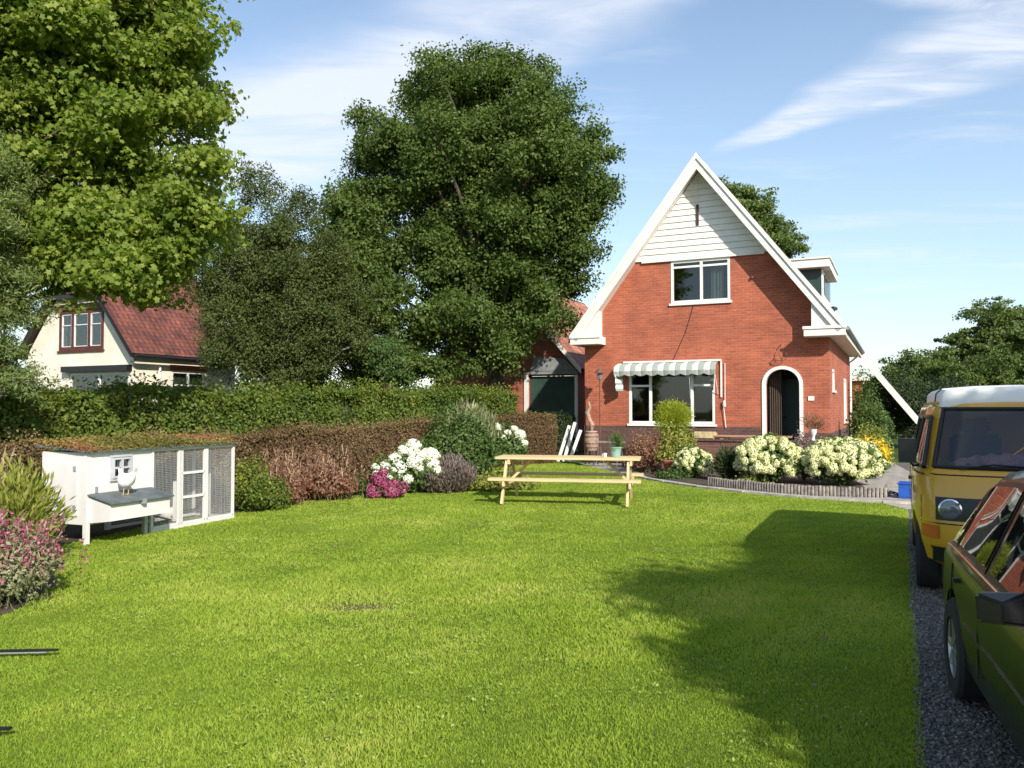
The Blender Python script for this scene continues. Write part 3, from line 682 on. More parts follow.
# roof
rf = MB()
roofslab(rf, (UE0, -.5, EZ), (UE0, 10.1, EZ), (CX, 10.1, 9.10), (CX, -.5, 9.10), .10)
roofslab(rf, (UE1, -.5, EZ), (UE1, 10.1, EZ), (CX, 10.1, 9.102), (CX, -.5, 9.102), .10)
rfo = rf.build('roof', M['darktile'], house)
# barge boards + soffit at front
bb = MB()
for sgn in (-1, 1):
    ue = CX + sgn * 3.98
    nx, nz = sgn * .796, .605                      # normal of the slope
    def off(u, z, d): return (u + nx * d, z + nz * d)
    for (d0, d1, y0, y1) in ((.035, -.235, -.56, -.50), (.055, -.05, -.60, -.562)):
        a0 = off(ue, EZ - .01, d0); a1 = off(ue, EZ - .01, d1)
        zt0 = 9.11 + d0 / .605; zt1 = 9.11 + d1 / .605
        bb.prism([a0, (CX, zt0), (CX, zt1), a1], lambda a, b, t: (a, t, b), y0, y1)
bb.build('barge_board', M['white'], house)
sf = MB()
for sgn in (-1, 1):
    ue = CX + sgn * 3.95; e = (ue - sgn * .09, EZ - .13); 
    p = [(e[0], -.498, e[1]), (e[0], -.0, e[1]), (CX, -.0, 8.93), (CX, -.498, 8.93)]
    q = [(a, b, c - .03) for a, b, c in p]
    sf.add(p + q, [(0, 1, 2, 3), (7, 6, 5, 4), (0, 4, 5, 1), (1, 5, 6, 2), (2, 6, 7, 3), (3, 7, 4, 0)])
sf.build('soffit', M['white'], house)
for sgn in (-1, 1):                                 # boxed eaves with triangular cheek
    g = MB(); u0 = CX + sgn * 4.0; u1 = CX + sgn * (2.93 if sgn > 0 else 3.02)
    g.box(u0, -.56, EZ - .24, u1, -.003, EZ + .005); g.box(u0 - sgn * (-.03), -.59, EZ - .05, u1 - sgn * .03, -.562, EZ + .035)
    g.build('eaves_box', M['white'], house, bevel=.006)
    u1 = CX + sgn * 3.13; g = MB(); zt = zr(u1) - .2
    g.prism([(u0 - sgn * .25, EZ + .01), (u1 + sgn * .0, EZ + .01), (u1, zt)], lambda a, b, t: (a, t, b), -.49, -.003); g.build('eaves_cheek', M['white'], house)
for sgn in (-1, 1):                                 # long side eaves: soffit, fascia and gutter
    g = MB(); u0 = CX + sgn * 3.99; uw = 0 if sgn < 0 else HW
    g.box(u0, -.001, EZ - .24, u0 - sgn * .03, 10.1, EZ + .0); g.box(u0 - sgn * .03, 0, EZ - .23, uw + sgn * .002, 10.05, EZ - .20); g.build('fascia', M['white'], house)
    g = MB(); g.tube([(u0 + sgn * .06, -.45, EZ - .04), (u0 + sgn * .06, 10.1, EZ - .06)], .055, 10); g.build('gutter', M['grey'], house, smooth=True)
rd = MB(); rd.tube([(CX, -.5, 9.11), (CX, 10.1, 9.11)], .07, 8); rd.build('ridge', M['darktile'], house, smooth=True)
# side windows
window(house, *SW1, fR, fw=.07, curtain=[(1.0, 1.7, 2.25, 2.8)], recess=.04, label='small white side window')
window(house, *SW2, fR, fw=.08, mull=(6.9,), recess=.04, label='tall white side window')
dp = MB(); dp.tube([(7.66, 8.7, 3.75), (7.60, 8.7, 3.60), (7.36, 8.7, 3.4), (7.36, 8.7, .05)], .045, 8); dp.build('downpipe', M['white_clean'], house, smooth=True)
# rear wing: brick return, flat fascia and lean-to roof sweeping down with white barge board
wg = MB(); wg.box(HW + .018, 10.02, 0, 7.72, 10.3, 2.74); wg.build('wing_wall', M['brick'], house)
wg = MB(); wg.box(7.30, 9.85, 2.74, 7.98, 10.6, 2.92); wg.build('wing_fascia', M['white'], house)
wr = MB(); roofslab(wr, (9.72, 10.12, 1.20), (9.72, 15.5, 1.20), (CX + 3.7, 15.5, 4.22), (CX + 3.7, 10.12, 4.22), .10); wr.build('wing_roof', M['darktile'], house)
wb = MB(); wb.prism([(7.55, 4.10), (9.78, 1.17), (9.58, 1.07), (7.35, 4.0)], lambda a, b, t: (a, t, b), 10.05, 10.11); wb.build('wing_barge_board', M['white'], house)
# dormer
dm = MB(); dm.box(4.9, 2.75, 4.9, 6.86, 5.7, 6.04); dmo = dm.build('dormer', M['darkgreen'], house)
dm = MB(); dm.box(6.862, 2.73, 5.0, 6.90, 5.72, 6.04); dm.build('dormer_side', M['white_clean'], dmo)
dm = MB(); dm.box(4.6, 2.4, 6.05, 7.12, 5.95, 6.30); dm.box(4.55, 2.36, 6.302, 7.16, 5.99, 6.36); dm.build('dormer_roof', M['white'], dmo, bevel=.006)
dm = MB(); dm.box(6.902, 3.1, 5.3, 6.93, 5.4, 5.9); dm.build('dormer_window', M['glass'], dmo)
vt = MB(); vt.lathe([(.05, 0), (.05, .22), (.12, .23), (.12, .30), (.03, .34)], 12, (7.28, 1.5, 4.35)); vt.build('roof_vent', M['black'], house, smooth=True)
# awning
aw = MB()
def scallop(pts_fn, L_, n_s, z0f, drop):
    """strip of cloth whose lower edge is scalloped; pts_fn(s)->(x,y,ztop,zlow)"""
    n = n_s * 10
    for i in range(n):
        a, b_ = i / n, (i + 1) / n; vs = []
        for q in (a, b_):
            x, y, zt, zl = pts_fn(q); zl -= drop * abs(math.sin(math.pi * q * n_s)); bulge = .03 * math.sin(math.pi * q * n_s * 1)
            vs += [(x, y, zt), (x, y + bulge * 0, zl)]
        aw.add([vs[0], vs[2], vs[3], vs[1]], [(0, 1, 2, 3)], [[(a * n_s, 1), (b_ * n_s, 1), (b_ * n_s, 0), (a * n_s, 0)]])
NS = 9
A0, A1, AV = 1.12, 4.22, -.46
n = NS * 8
for i in range(n):                                  # sloping top, wavy between ribs
    a, b_ = i / n, (i + 1) / n; vs = []
    for q in (a, b_):
        x = A0 + (A1 - A0) * q; sag = .05 * abs(math.sin(math.pi * q * NS))
        vs.append([(x, -.03, 3.06), (x, AV * .6, 3.0 + sag), (x, AV, 2.93 + sag * .5), (x, AV - .02 - .05 * abs(math.sin(math.pi * q * NS)), 2.80), (x, AV, 2.70 - .055 * abs(math.sin(math.pi * q * NS)))])
    for j in range(4):
        aw.add([vs[0][j], vs[1][j], vs[1][j + 1], vs[0][j + 1]], [(0, 1, 2, 3)], [[(a * NS, 1), (b_ * NS, 1), (b_ * NS, 0), (a * NS, 0)]])
for x in (A0, A1):                                  # hanging side cloths
    for i in range(24):
        a, b_ = i / 24, (i + 1) / 24; vs = []
        for q in (a, b_):
            zz = 2.92 - .72 * q; y = AV + .20 + .26 * (1 - q) * 0 ; yo = AV + .02 + .12 * q - .05 * abs(math.sin(math.pi * q * 4))
            sx_ = 1 if x < 2 else -1; vs += [(x + sx_ * (.02 + .05 * q), AV + .02 - .04 * abs(math.sin(math.pi * q * 4)), zz), (x + sx_ * (.20 + .02 * q), AV + .25, zz)]
        aw.add([vs[0], vs[2], vs[3], vs[1]], [(0, 1, 2, 3)], [[(a * 4, 1), (b_ * 4, 1), (b_ * 4, 0), (a * 4, 0)]])
awo = aw.build('awning', M['stripe'], house, smooth=True)
ab = MB(); ab.box(1.3, -.08, 3.07, 4.30, -.01, 3.12); ab.box(4.27, -.05, 2.0, 4.315, -.012, 3.068); ab.build('awning_rail', M['white_clean'], awo)
for x in (A0 + .03, A1 - .03): ab = MB(); ab.tube([(x, -.03, 2.1), (x, AV, 2.72)], .012, 6); ab.build('awning_arm', M['white_clean'], awo)
aw2 = MB(); aw2.tube([(3.42, AV + .1, 2.66), (3.42, -.2, 1.95)], .006, 5); aw2.build('pull_cord', M['white_clean'], awo)
# cable, number plate, iron bracket, crank
cb = MB(); cb.tube([(3.48, -.012, 4.76), (3.25, -.012, 4.0), (2.98, -.012, 3.4), (2.85, -.012, 3.14)], .010, 5); cb.build('cable', M['black'], house)
cb = MB(); cb.box(6.70, -.03, 1.89, 6.86, -.003, 2.01); cb.build('number_plate', M['white_clean'], house)
cb = MB(); cb.tube([(6.0, -.01, 3.52), (5.98, -.10, 3.46), (5.93, -.12, 3.3), (5.97, -.13, 3.12)], .010, 6)
cb.tube([(5.97 + .19 * math.cos(a), -.13, 3.16 + .14 * math.sin(a)) for a in [R(t) for t in range(200, 420, 20)]], .009, 6); cb.tube([(5.82, -.02, 3.14), (5.78, -.1, 3.05), (5.84, -.12, 3.0)], .011, 6)
cb.build('iron_bracket', M['rust'], house, smooth=True)
cb = MB(); cb.tube([(4.40, -.03, 3.0), (4.40, -.05, 1.9), (4.36, -.07, 1.75), (4.42, -.05, 1.1)], .012, 6); cb.lathe([(.035, 0), (.05, .05), (.03, .18)], 8, (4.38, -.07, 1.72)); cb.build('awning_crank', M['white_clean'], house, smooth=True)
cb = MB(); cb.lathe([(.04, 0), (.045, .05), (.02, .06)], 8, (5.2, -.05, 5.45)); cb.build('wall_fitting', M['rust'], house)

# ------------------------------------------------------------------ patio
pt = top('patio_wall', 'dark red brick patio wall with coping in front of the arched doorway', 'wall', H(0, 0), AZ)
b = MB(); b.box(4.05, -2.12, 0, 8.3, -1.9, .78); b.box(4.05, -1.898, 0, 4.25, -.03, .70); b.box(8.1, -1.898, 0, 8.3, 1.5, .78); b.build('brickwork', M['patio_brick'], pt)
b = MB()
for i in range(17): b.box(4.0 + i * .255, -2.16, .782, 4.248 + i * .255, -1.86, .835)
b.build('coping', M['plinth'], pt, bevel=.005)
b = MB(); b.box(4.26, -1.89, 0, 8.09, -.03, .44); b.build('patio_floor', M['paving'], pt)
lw = top('low_garden_wall', 'low weathered brick wall under the wide window behind potted plants', 'wall', H(0, 0), AZ)
b = MB(); b.box(1.9, -2.1, 0, 4.02, -1.9, .50); b.build('brickwork', M['patio_brick'], lw)
b = MB(); b.box(1.86, -2.13, .502, 4.03, -1.87, .55); b.build('coping', M['plinth'], lw, bevel=.005)
pp = top('brick_pillar', 'short mottled brick pillar at the end of the picnic table view by the path', 'pillar', H(2.95, -3.1), AZ)
b = MB(); b.box(-.30, -.28, 0, .30, .28, .44); b.build('pillar_brickwork', M['patio_brick'], pp); b = MB(); b.box(-.33, -.31, .442, .33, .31, .49); b.build('cap', M['plinth'], pp, bevel=.006)
pk = top('plank_bench', 'long reddish wooden plank lying along the top of the patio wall', 'plank', H(5.5, -2.0, .84), AZ)
b = MB(); b.box(-1.0, -.16, .06, .98, .14, .11); b.build('board', M['plank'], pk, bevel=.006)
for x in (-.85, .7): b = MB(); b.box(x, -.12, 0, x + .1, .1, .058); b.build('support', M['plank'], pk)
sb = MB(); 
sb.box(-.34, -.14, 0, .26, .14, .20); sb.box(.27, -.10, 0, .62, .12, .10)
o = sb.build('stone_block', M['stone'], None, bevel=.03); o.location = H(4.28, -2.0, .837); o.rotation_euler = (0, 0, AZ); tag(o, 'yellow sandstone block at left end of the patio wall', 'stone')

# ------------------------------------------------------------------ barn / neighbour at centre
barn = top('brick_barn', 'red brick outbuilding with orange tiled gable roof and dark green door behind trees', 'barn', H(-2.2, 5), AZ)
BW = 6.4; bcx = -3.22; BS = 1.10
b = MB(); wallpanel(b, [(-BW, 0), (0, 0), (0, 3.28), (bcx, 6.75), (-BW, 3.28)], [rect(-2.05, .02, -.1, 2.95), rect(-3.07, 1.93, -2.72, 2.23), rect(-4.05, 3.35, -3.75, 3.75)], fF, .3)
b.box(-.25, .302, 0, 0, 9, 3.25); b.box(-BW, .302, 0, -BW + .25, 9, 3.25); b.box(-BW + .252, 8.8, 0, -.252, 9, 3.25); b.build('wall', M['barn_brick'], barn)
b = MB(); b.box(-2.03, .10, .03, -.12, .16, 2.93); bd = b.build('door', M['greendoor'], barn)
b = MB(); b.tube([(-.3, .09, 1.2), (-.3, .05, 1.2), (-.3, .05, 1.35)], .014, 6); b.build('handle', M['chrome'], bd)
b = MB(); b.box(-2.24, -.06, 0, -2.06, -.002, 3.0); b.build('door_post', M['white'], barn); b = MB(); b.box(-.09, -.05, 0, .03, -.002, 2.97); b.build('door_post', M['white'], barn)
b = MB(); b.box(-2.24, -.08, 3.01, .03, -.002, 3.12); b.build('lintel', M['grey'], barn)
b = MB(); b.prism([(-2.0, 3.14), (.0, 3.14), (-.5, 3.6), (-1.8, 3.72)], lambda a, c, t: (a, t, c), -.05, -.002); b.build('canopy_board', M['grey'], barn)
window(barn, -3.07, 1.93, -2.72, 2.23, fF, fw=.045, mull=(-2.895,), room_d=.6, label='tiny white barn window'); window(barn, -4.05, 3.35, -3.75, 3.75, fF, fw=.04, mull=(-3.9,), room_d=.6)
b = MB(); roofslab(b, (.25, -.3, 3.2), (.25, 9.3, 3.2), (bcx, 9.3, 7.02), (bcx, -.3, 7.02)); roofslab(b, (-BW - .25, -.3, 3.2), (-BW - .25, 9.3, 3.2), (bcx, 9.3, 7.024), (bcx, -.3, 7.024)); b.build('roof', M['pinktile'], barn)
b = MB()
for s_ in (1, -1): b.prism([(bcx + s_ * 3.5, 3.20), (bcx, 7.05), (bcx, 6.84), (bcx + s_ * 3.5, 3.0)], lambda a, c, t: (a, t, c), -.36, -.302)
b.build('barge_board', M['white'], barn)

# ------------------------------------------------------------------ white cottage, left
cot = top('white_cottage', 'cream rendered cottage with red tiled half-hipped roof behind the hedge', 'house', (-12.79, 27, 0), AZ)
CWt = 5.6; cc = -2.8; CS = 1.31; cz = 3.72
czr = lambda u: 7.36 - CS * abs(u - cc)
b = MB(); hw = (5.72 - cz) / CS
wallpanel(b, [(-CWt, 0), (0, 0), (0, cz - .05), (cc + 1.18, 5.66), (cc - 1.18, 5.66), (-CWt, cz - .05)], [rect(-3.85, 3.72, -1.5, 5.15), rect(-3.3, 1.0, -.2, 2.92)], fF, .3)
wallpanel(b, rect(.302, 0, 4.6, 3.6), [rect(1.6, 1.5, 3.1, 3.0)], lambda a, c, t: (0 - t, a, c), .25)
b.box(-CWt, .302, 0, -CWt + .25, 4.6, 3.6); b.box(-CWt + .252, 4.35, 0, -.252, 4.6, 3.6); b.build('wall', M['cream'], cot)
b = MB(); ov = .3
e1 = (.32, -ov, 3.52); e2 = (.32, 4.9, 3.52); r1 = (cc, 1.2, 7.38); r2 = (cc, 4.9, 7.38); hR = (cc + 1.28, -ov, 5.70); hL = (cc - 1.28, -ov, 5.70)
def polyslab(mb, pts, th=.08):
    P = [Vector(p) for p in pts]; n = (P[1] - P[0]).cross(P[2] - P[0]).normalized(); n = -n if n.z < 0 else n
    ux = Vector((n.y, -n.x, 0)).normalized(); vy = n.cross(ux); m_ = len(P); Q = [p - n * th for p in P]
    mb.add(P + Q, [tuple(range(m_)), tuple(range(m_, 2 * m_))[::-1]] + [(i, i + m_, (i + 1) % m_ + m_, (i + 1) % m_) for i in range(m_)],
           [[(p.dot(ux), p.dot(vy)) for p in P], [(0, 0)] * m_] + [[(0, 0)] * 4] * m_)
polyslab(b, [e1, e2, r2, r1, hR]); polyslab(b, [(-CWt - .32, 4.9, 3.52), (-CWt - .32, -ov, 3.52), hL, r1, r2]); polyslab(b, [hL, hR, r1]); b.build('roof', M['redtile'], cot)
b = MB(); b.box(cc - 1.45, -ov - .06, 5.52, cc + 1.40, -ov + .02, 5.66); b.box(.31, -ov, 3.34, .39, 4.9, 3.46); b.tube([(.43, -ov, 3.42), (.43, 4.9, 3.42)], .06, 8)
for s_ in (1, -1):
    b.beam((cc + s_ * 1.30, -ov + .0, 5.60), (cc + s_ * 3.12, -ov + .0, 3.40), .05, .16, (0, 1, 0))
b.build('verge', M['black'], cot)
uw = window(cot, -3.85, 3.72, -1.5, 5.15, fF, fm='redbrown', fw=.13, mull=(-3.12, -2.25), recess=.04, fproj=.02, label='red-brown triple upper window')
b = MB()
for x0, x1 in ((-3.70, -3.2), (-3.04, -2.33), (-2.17, -1.64)):
    for p, q in (((x0, 3.86), (x1, 3.86)), ((x0, 5.0), (x1, 5.0)), ((x0, 3.86), (x0, 5.0)), ((x1, 3.86), (x1, 5.0)), ((x0, 4.62), (x1, 4.62))): b.beam((p[0], .015, p[1]), (q[0], .015, q[1]), .03, .05, (0, 1, 0))
b.build('white_sash', M['white_clean'], uw)
b = MB(); b.box(-4.0, -.09, 5.16, -1.4, -.01, 5.34); b.build('window_head', M['redbrown'], cot)
b = MB(); b.box(-3.45, -.22, 2.94, -.05, -.01, 3.14); b.build('lintel', M['black'], cot)
window(cot, -3.3, 1.0, -.2, 2.92, fF, fm='white_clean', fw=.1, mull=(-1.75,), curtain=[(-1.65, -.3, 1.0, 2.85)], label='white lower front window')
window(cot, 1.6, 1.5, 3.1, 3.0, lambda a, c, t: (0 - t, a, c), fw=.07, mull=(2.35,), trans=((1.65, 3.05, 2.5),), curtain=[(1.65, 3.05, 2.4, 2.95)], label='white side window under brick lintel')
b = MB(); b.box(-.01, 1.5, 3.02, .03, 3.2, 3.22); b.build('brick_lintel', M['brick'], cot)
b = MB(); b.tube([(.10, 1.0, 3.15), (.08, 1.0, .1)], .04, 8); b.build('downpipe', M['white_clean'], cot)

# ------------------------------------------------------------------ hedges
hcore = paint('hedge_twigs', (.035, .04, .018), .95, var=.3); ccore = paint('copper_hedge_twigs', (.07, .035, .025), .95, var=.3)
hedge('hedge', 'tall green beech hedge running behind the coop and the russet hedge', (-10.2, 9.6), (-.2, 24.6), .9, 1.93, 2.10, 150000, .075, 'hedge', hcore, .10)
hedge('hedge', 'russet copper clipped hedge in front of the tall green hedge', (-5.75, 12.85), (-1.75, 18.7), .55, 1.20, 1.40, 60000, .045, 'copper', ccore, .05)
hedge('hedge', 'short russet hedge at the left edge of the picture left of the coop', (-8.5, 8.7), (-6.65, 11.4), .5, 1.12, 1.15, 24000, .045, 'copper', ccore, .07)
hedge('hedge', 'short russet hedge standing behind the picnic table near the barn', (-1.5, 21.6), (1.15, 25.0), .6, 1.40, 1.50, 26000, .05, 'copper', ccore, .04)
hedge('hedge', 'dark green hedge closing the gap between barn and brick house', (.7, 26.9), (2.05, 26.4), .6, 1.45, 1.45, 9000, .06, 'darkbush', hcore, .05)

# ------------------------------------------------------------------ trees
tree('broadleaf_tree', 'large maple with big bright leaves overhanging the white cottage', 'tree', (-10.6, 13.2),
     [(-8.9, 13.0, 8.0, 2.7, 2.6, 2.3), (-6.5, 12.8, 7.9, 1.45, 1.9, 1.5), (-6.6, 12.7, 5.1, 1.2, 1.4, 1.2), (-8.2, 12.9, 5.5, 1.3, 1.5, 1.2), (-11.0, 13.4, 8, 2.4, 2.6, 2.3), (-5.9, 12.9, 6.6, .85, 1.3, 1.3), (-7.0, 12.7, 4.5, 1.0, 1.0, .6), (-7.6, 12.9, 9.3, 2.2, 1.6, .9), (-7.6, 12.7, 6.9, 2.0, 1.5, 1.1), (-9.0, 12.6, 6.3, 1.5, 1.3, 1.0), (-6.0, 12.6, 4.35, .9, .9, .55), (-5.3, 12.7, 5.1, .6, .8, .7), *[(-5.9, 12.4, 3.95, .75, .7, .4), (-5.2, 12.5, 4.45, .5, .6, .5), (-6.9, 12.5, 3.95, .6, .6, .35)] * 4], 9200, .30, 46, .095, 'maple', tpl=T_PALM, tr=.28, power=.45, up=.6, nlimb=110, seed_irr=.12, bough=560, brad=.64)
tree('willow_tree', 'pale green feathery tree at the left edge in front of the cottage', 'tree', (-7.75, 11.6),
     [(-7.7, 11.5, 3.6, .65, .9, 1.5), (-7.8, 11.5, 5.0, .55, .8, 1.0), (-7.3, 11.5, 2.4, .4, .7, .5)], 1700, .20, 70, .075, 'willow', tpl=T_NARROW, tr=.09, droop=.2, bough=75, brad=.42, nlimb=60)
tree('birch_tree', 'slender grey-green birch between the cottage and the big dark tree', 'tree', (-6.9, 24.2),
     [(-7.0, 24.2, 6.2, 1.5, 1.5, 2.1), (-7.9, 24.3, 4.9, 1.4, 1.4, 2.0), (-6.2, 24.2, 4.8, 1.5, 1.4, 2.3), (-7.4, 24, 3.3, 2.0, 1.5, 1.2), (-8.5, 24.2, 5.6, .9, 1, 1.6)], 2300, .30, 90, .078, 'birch', bark='birchbark', tr=.10, droop=.1, seed_irr=.25, bough=170, brad=.6, nlimb=110, bflat=1.15, flatn=.9)
tree('alder_tree', 'huge dark alder rising behind the hedge in the middle', 'tree', (-.7, 28.2),
     [(-.5, 28.2, 9.6, 3.2, 3.3, 3.4), (-1.0, 28, 12.2, 2.7, 2.0, 1.7), (1.5, 28.3, 10.6, 1.7, 1.9, 1.7), (2.2, 28.4, 8.2, 1.3, 1.9, 1.9), (-3.7, 28, 10.1, 1.9, 1.9, 2.0), (-5.0, 27.6, 7.2, 1.5, 1.7, 2.5), (-1.5, 27.4, 4.9, 2.8, 2.0, 1.8), (1.0, 27.6, 6.2, 1.2, 1.2, 1.1), (-2.7, 27.6, 6.7, 1.6, 1.6, 1.5), (2.0, 28.0, 6.5, .9, 1.2, .8), (.4, 27.2, 4.9, 1.0, .8, .6), (1.7, 27.4, 5.6, .6, .6, .4), (-.6, 27.6, 7.2, 2.2, 1.6, 1.4)], 7600, .40, 60, .13, 'alder', tr=.36, nlimb=190, seed_irr=.17, power=.5, bough=400, brad=.80, flatn=.8, bflat=.85)
tree('alder_tree', 'bushy dark tree filling the space left of the big alder', 'tree', (-5.3, 26.8),
     [(-5.2, 26.8, 5.9, 1.25, 1.5, 2.4), (-4.7, 26.8, 3.4, 1.8, 1.4, 1.4), (-3.3, 26.2, 2.8, 1.6, 1, 1.0), (-6.8, 26.5, 3.2, 1.6, 1, 1.5)], 1100, .34, 75, .12, 'alder', tr=.14, bough=60, brad=.8)
tree('young_tree', 'small bright green young tree standing just above the hedge', 'tree', (-3.3, 21.3),
     [(-3.3, 21.3, 2.9, .5, .5, .8)], 80, .22, 75, .075, 'bush', tr=.03, gap=.8)
tree('ash_tree', 'tree with spreading branches showing behind the brick house roof', 'tree', (13.0, 43),
     [(12.0, 43, 10.3, 2.3, 2.4, 2.8), (13.7, 43, 9.6, 1.4, 2, 1.8), (11.6, 43, 12.0, 1.6, 1.6, 1.3)], 2000, .42, 60, .18, 'farleaf', tr=.25, flatn=.5, bough=130, brad=.9, seed_irr=.1)
tree('oak_tree', 'rounded green tree rising behind the yellow van roof', 'tree', (30.4, 48),
     [(30.0, 48, 4.8, 2.8, 3, 2.2), (29.7, 48, 6.8, 1.3, 2, 1.1), (27.4, 48, 4.3, 1.7, 2, 1.1), (33, 48, 5, 2.4, 2.4, 2.1)], 1800, .42, 60, .19, 'farleaf', tr=.3, flatn=.4, bough=80, brad=1.1)
tree('thicket_tree', 'low dark tree beyond the path between brick house and van', 'tree', (22.0, 44),
     [(21.8, 44, 2.6, 2.6, 2, 1.6), (24.5, 44, 2.8, 2.4, 2, 1.8), (19.4, 44, 2.2, 1.6, 2, 1.4)], 1100, .40, 60, .16, 'farleaf', tr=.2, bough=60, brad=.9)
tree('thicket_tree', 'darker bushy tree just right of the lean-to barge board', 'tree', (16.6, 34.0),
     [(16.9, 34, 1.6, 2.4, 1.4, 1.4), (18.6, 34, 1.5, 1.6, 1.4, 1.4), (15.0, 33.5, 1.0, 1.0, 1.0, .9)], 330, .5, 120, .10, 'darkbush', tr=.12, gap=.95)
tree('shade_tree', 'broad tree beside the drive whose shade falls on the lawn', 'tree', (9.4, -3.6),
     [(8.6, -3.2, 6.2, 2.2, 2.3, 1.9), (10.1, -3.4, 6.9, 2.0, 2.0, 1.6), (6.35, -1.6, 5.6, 1.1, 1.1, .8), (8.2, -4.4, 4.8, 1.8, 1.8, 1.2), (7.1, -4.1, 5.9, 1.3, 1.2, 1.0), (7.2, -2.4, 5.4, 1.5, 1.5, 1.0), (7.5, -3.8, 4.6, 1.5, 1.3, .9), (5.65, -1.3, 5.5, .75, .6, .4), (6.15, -3.4, 5.3, .95, 1.2, .9), (6.9, -4.9, 5.2, 1.4, 1.4, 1.1), (6.5, -2.7, 5.2, 1.1, 1.2, .9), (5.5, -3.5, 4.4, .6, .7, .5), (5.3, -1.4, 5.3, .55, .5, .3), (5.85, -3.35, 5.3, .9, 1.0, .8), (5.75, -3.9, 5.0, .8, .9, .7), (6.0, -2.3, 5.3, .9, .9, .7)], 7500, .40, 70, .14, 'maple', tr=.25, bough=520, brad=.58, seed_irr=.08)
# far tree belt
E_ = [(x, 130 + rng.uniform(-6, 6), rng.uniform(1, 3), rng.uniform(5, 9), 4, rng.uniform(3, 5)) for x in np.linspace(-130, 130, 42)]
P, D, r = ellpts(E_, 60000, .3, .2); P[:, 2] = np.maximum(P[:, 2], .1)
o = link('tree_belt', cloud_mesh('tree_belt', P, D, .7 * rng.uniform(.6, 1.2, len(P)), .3 + .4 * rng.uniform(0, 1, len(P)), T_KITE), L['alder']); o['kind'] = 'stuff'; o['label'] = 'far green belt of trees on the horizon'; o['category'] = 'woodland'
# shrubs beside the house
shrub('shrub', 'tall pale green shrub at the right rear corner of the brick house', 'shrub', (13.35, 30.3), [(-.1, 0, 1.5, .65, .6, 1.3), (.5, .2, 1.0, .7, .6, 1.0)], 9000, .085, 'bush', clump=.06)
shrub('shrub', 'olive green shrub beside the house wall above the yellow flowers', 'shrub', (10.0, 22.4), [(0, 0, .55, .42, .4, .55), (.3, .1, .45, .4, .35, .5)], 5000, .07, 'yellowgreen', clump=.05)
shrub('shrub', 'bright green leafy shrub against the brick side wall', 'shrub', (11.0, 24.8), [(0, 0, .9, .55, .5, .75)], 6000, .09, 'bush', clump=.05)

# ------------------------------------------------------------------ border plants
shrub('shrub', 'large rounded evergreen shrub in the border left of the picnic table', 'shrub', (-1.15, 17.6), [(0, 0, .75, .78, .7, .75), (-.35, 0, .6, .6, .5, .55), (.4, .1, .6, .5, .5, .6)], 22000, .075, 'bush', clump=.07)
shrub('shrub', 'upright grassy plume plant behind the large evergreen shrub', 'plant', (-.95, 18.3), [(0, 0, 1.15, .55, .35, .48)], 3500, .20, 'greygreen', tpl=T_NARROW, axis_up=.8)
shrub('lavender_bush', 'dull purple lavender bush in the border by the table', 'plant', (-1.15, 15.9), [(0, 0, .32, .42, .32, .32), (-.35, 0, .26, .3, .3, .26)], 9000, .09, 'purple', tpl=T_NARROW, axis_up=.6)
shrub('ground_plant', 'low green leafy edging plants beside the lavender bush', 'plant', (-.45, 16.3), [(0, 0, .14, .5, .3, .16), (.6, .3, .12, .4, .3, .14)], 4000, .07, 'yellowgreen')
shrub('ground_plant', 'low fresh green plants at the foot of the russet hedge', 'plant', (-3.0, 15.7), [(0, 0, .13, .45, .25, .15), (.5, .1, .1, .3, .25, .12), (1.0, .2, .25, .25, .2, .25)], 4500, .06, 'bush')
whead = flower_mesh('mophead', 800, 'whiteflower', .24)
def hyd(label, loc, ell, nleaf, pts, rad, head, lm='bush', leaf=.09, gname='hydrangea'):
    root = top(gname, label, 'flower', (loc[0], loc[1], 0)); stems(root, ell, 16); leafy('foliage', root, ell, nleaf, leaf, lm); heads(root, head, pts, rad); return root
hyd('smaller white mophead hydrangea behind the magenta flowers', (-2.45, 15.5), [(0, 0, .32, .32, .25, .30)], 1800, [(-.16, -.08, .52), (.02, -.1, .56), (.16, -.1, .48), (.24, 0, .40), (-.05, -.2, .40), (.1, -.22, .36)], .13, whead)
hyd('big white mophead hydrangea in the border before the russet hedge', (-1.9, 15.9), [(0, 0, .42, .5, .35, .42)], 3500, [(-.40, -.1, .66), (-.22, -.15, .84), (-.05, -.12, .78), (.10, -.15, .70), (.28, -.12, .74), (.33, -.2, .58), (-.33, -.25, .50), (.0, -.28, .62), (-.12, -.3, .30), (-.28, -.3, .08), (.12, -.26, .50), (.42, -.15, .46), (-.05, -.05, .92)], .165, whead)
hyd('tall white hydrangea behind the left end of the picnic table', (-.1, 19.6), [(0, 0, .7, .45, .35, .5)], 3000, [(-.25, -.15, 1.22), (.0, -.2, 1.08), (.15, -.15, 1.18), (.28, -.1, 1.02), (-.1, -.2, .96), (.38, -.1, .82), (.0, -.25, .78)], .13, whead)
mg = top('magenta_flowers', 'round magenta sedum flowers at the lawn edge in front of white hydrangea', 'flower', (-2.36, 15.05, 0))
leafy('foliage', mg, [(0, 0, .16, .34, .22, .18)], 1500, .07, 'bush'); mh = flower_mesh('magenta_head', 420, 'magenta', .32)
heads(mg, mh, [(-.28, -.08, .22), (-.12, -.1, .36), (.0, -.12, .24), (.15, -.12, .26), (.27, -.05, .18), (-.05, 0, .48), (.12, -.15, .12), (-.2, -.15, .12)], .13)
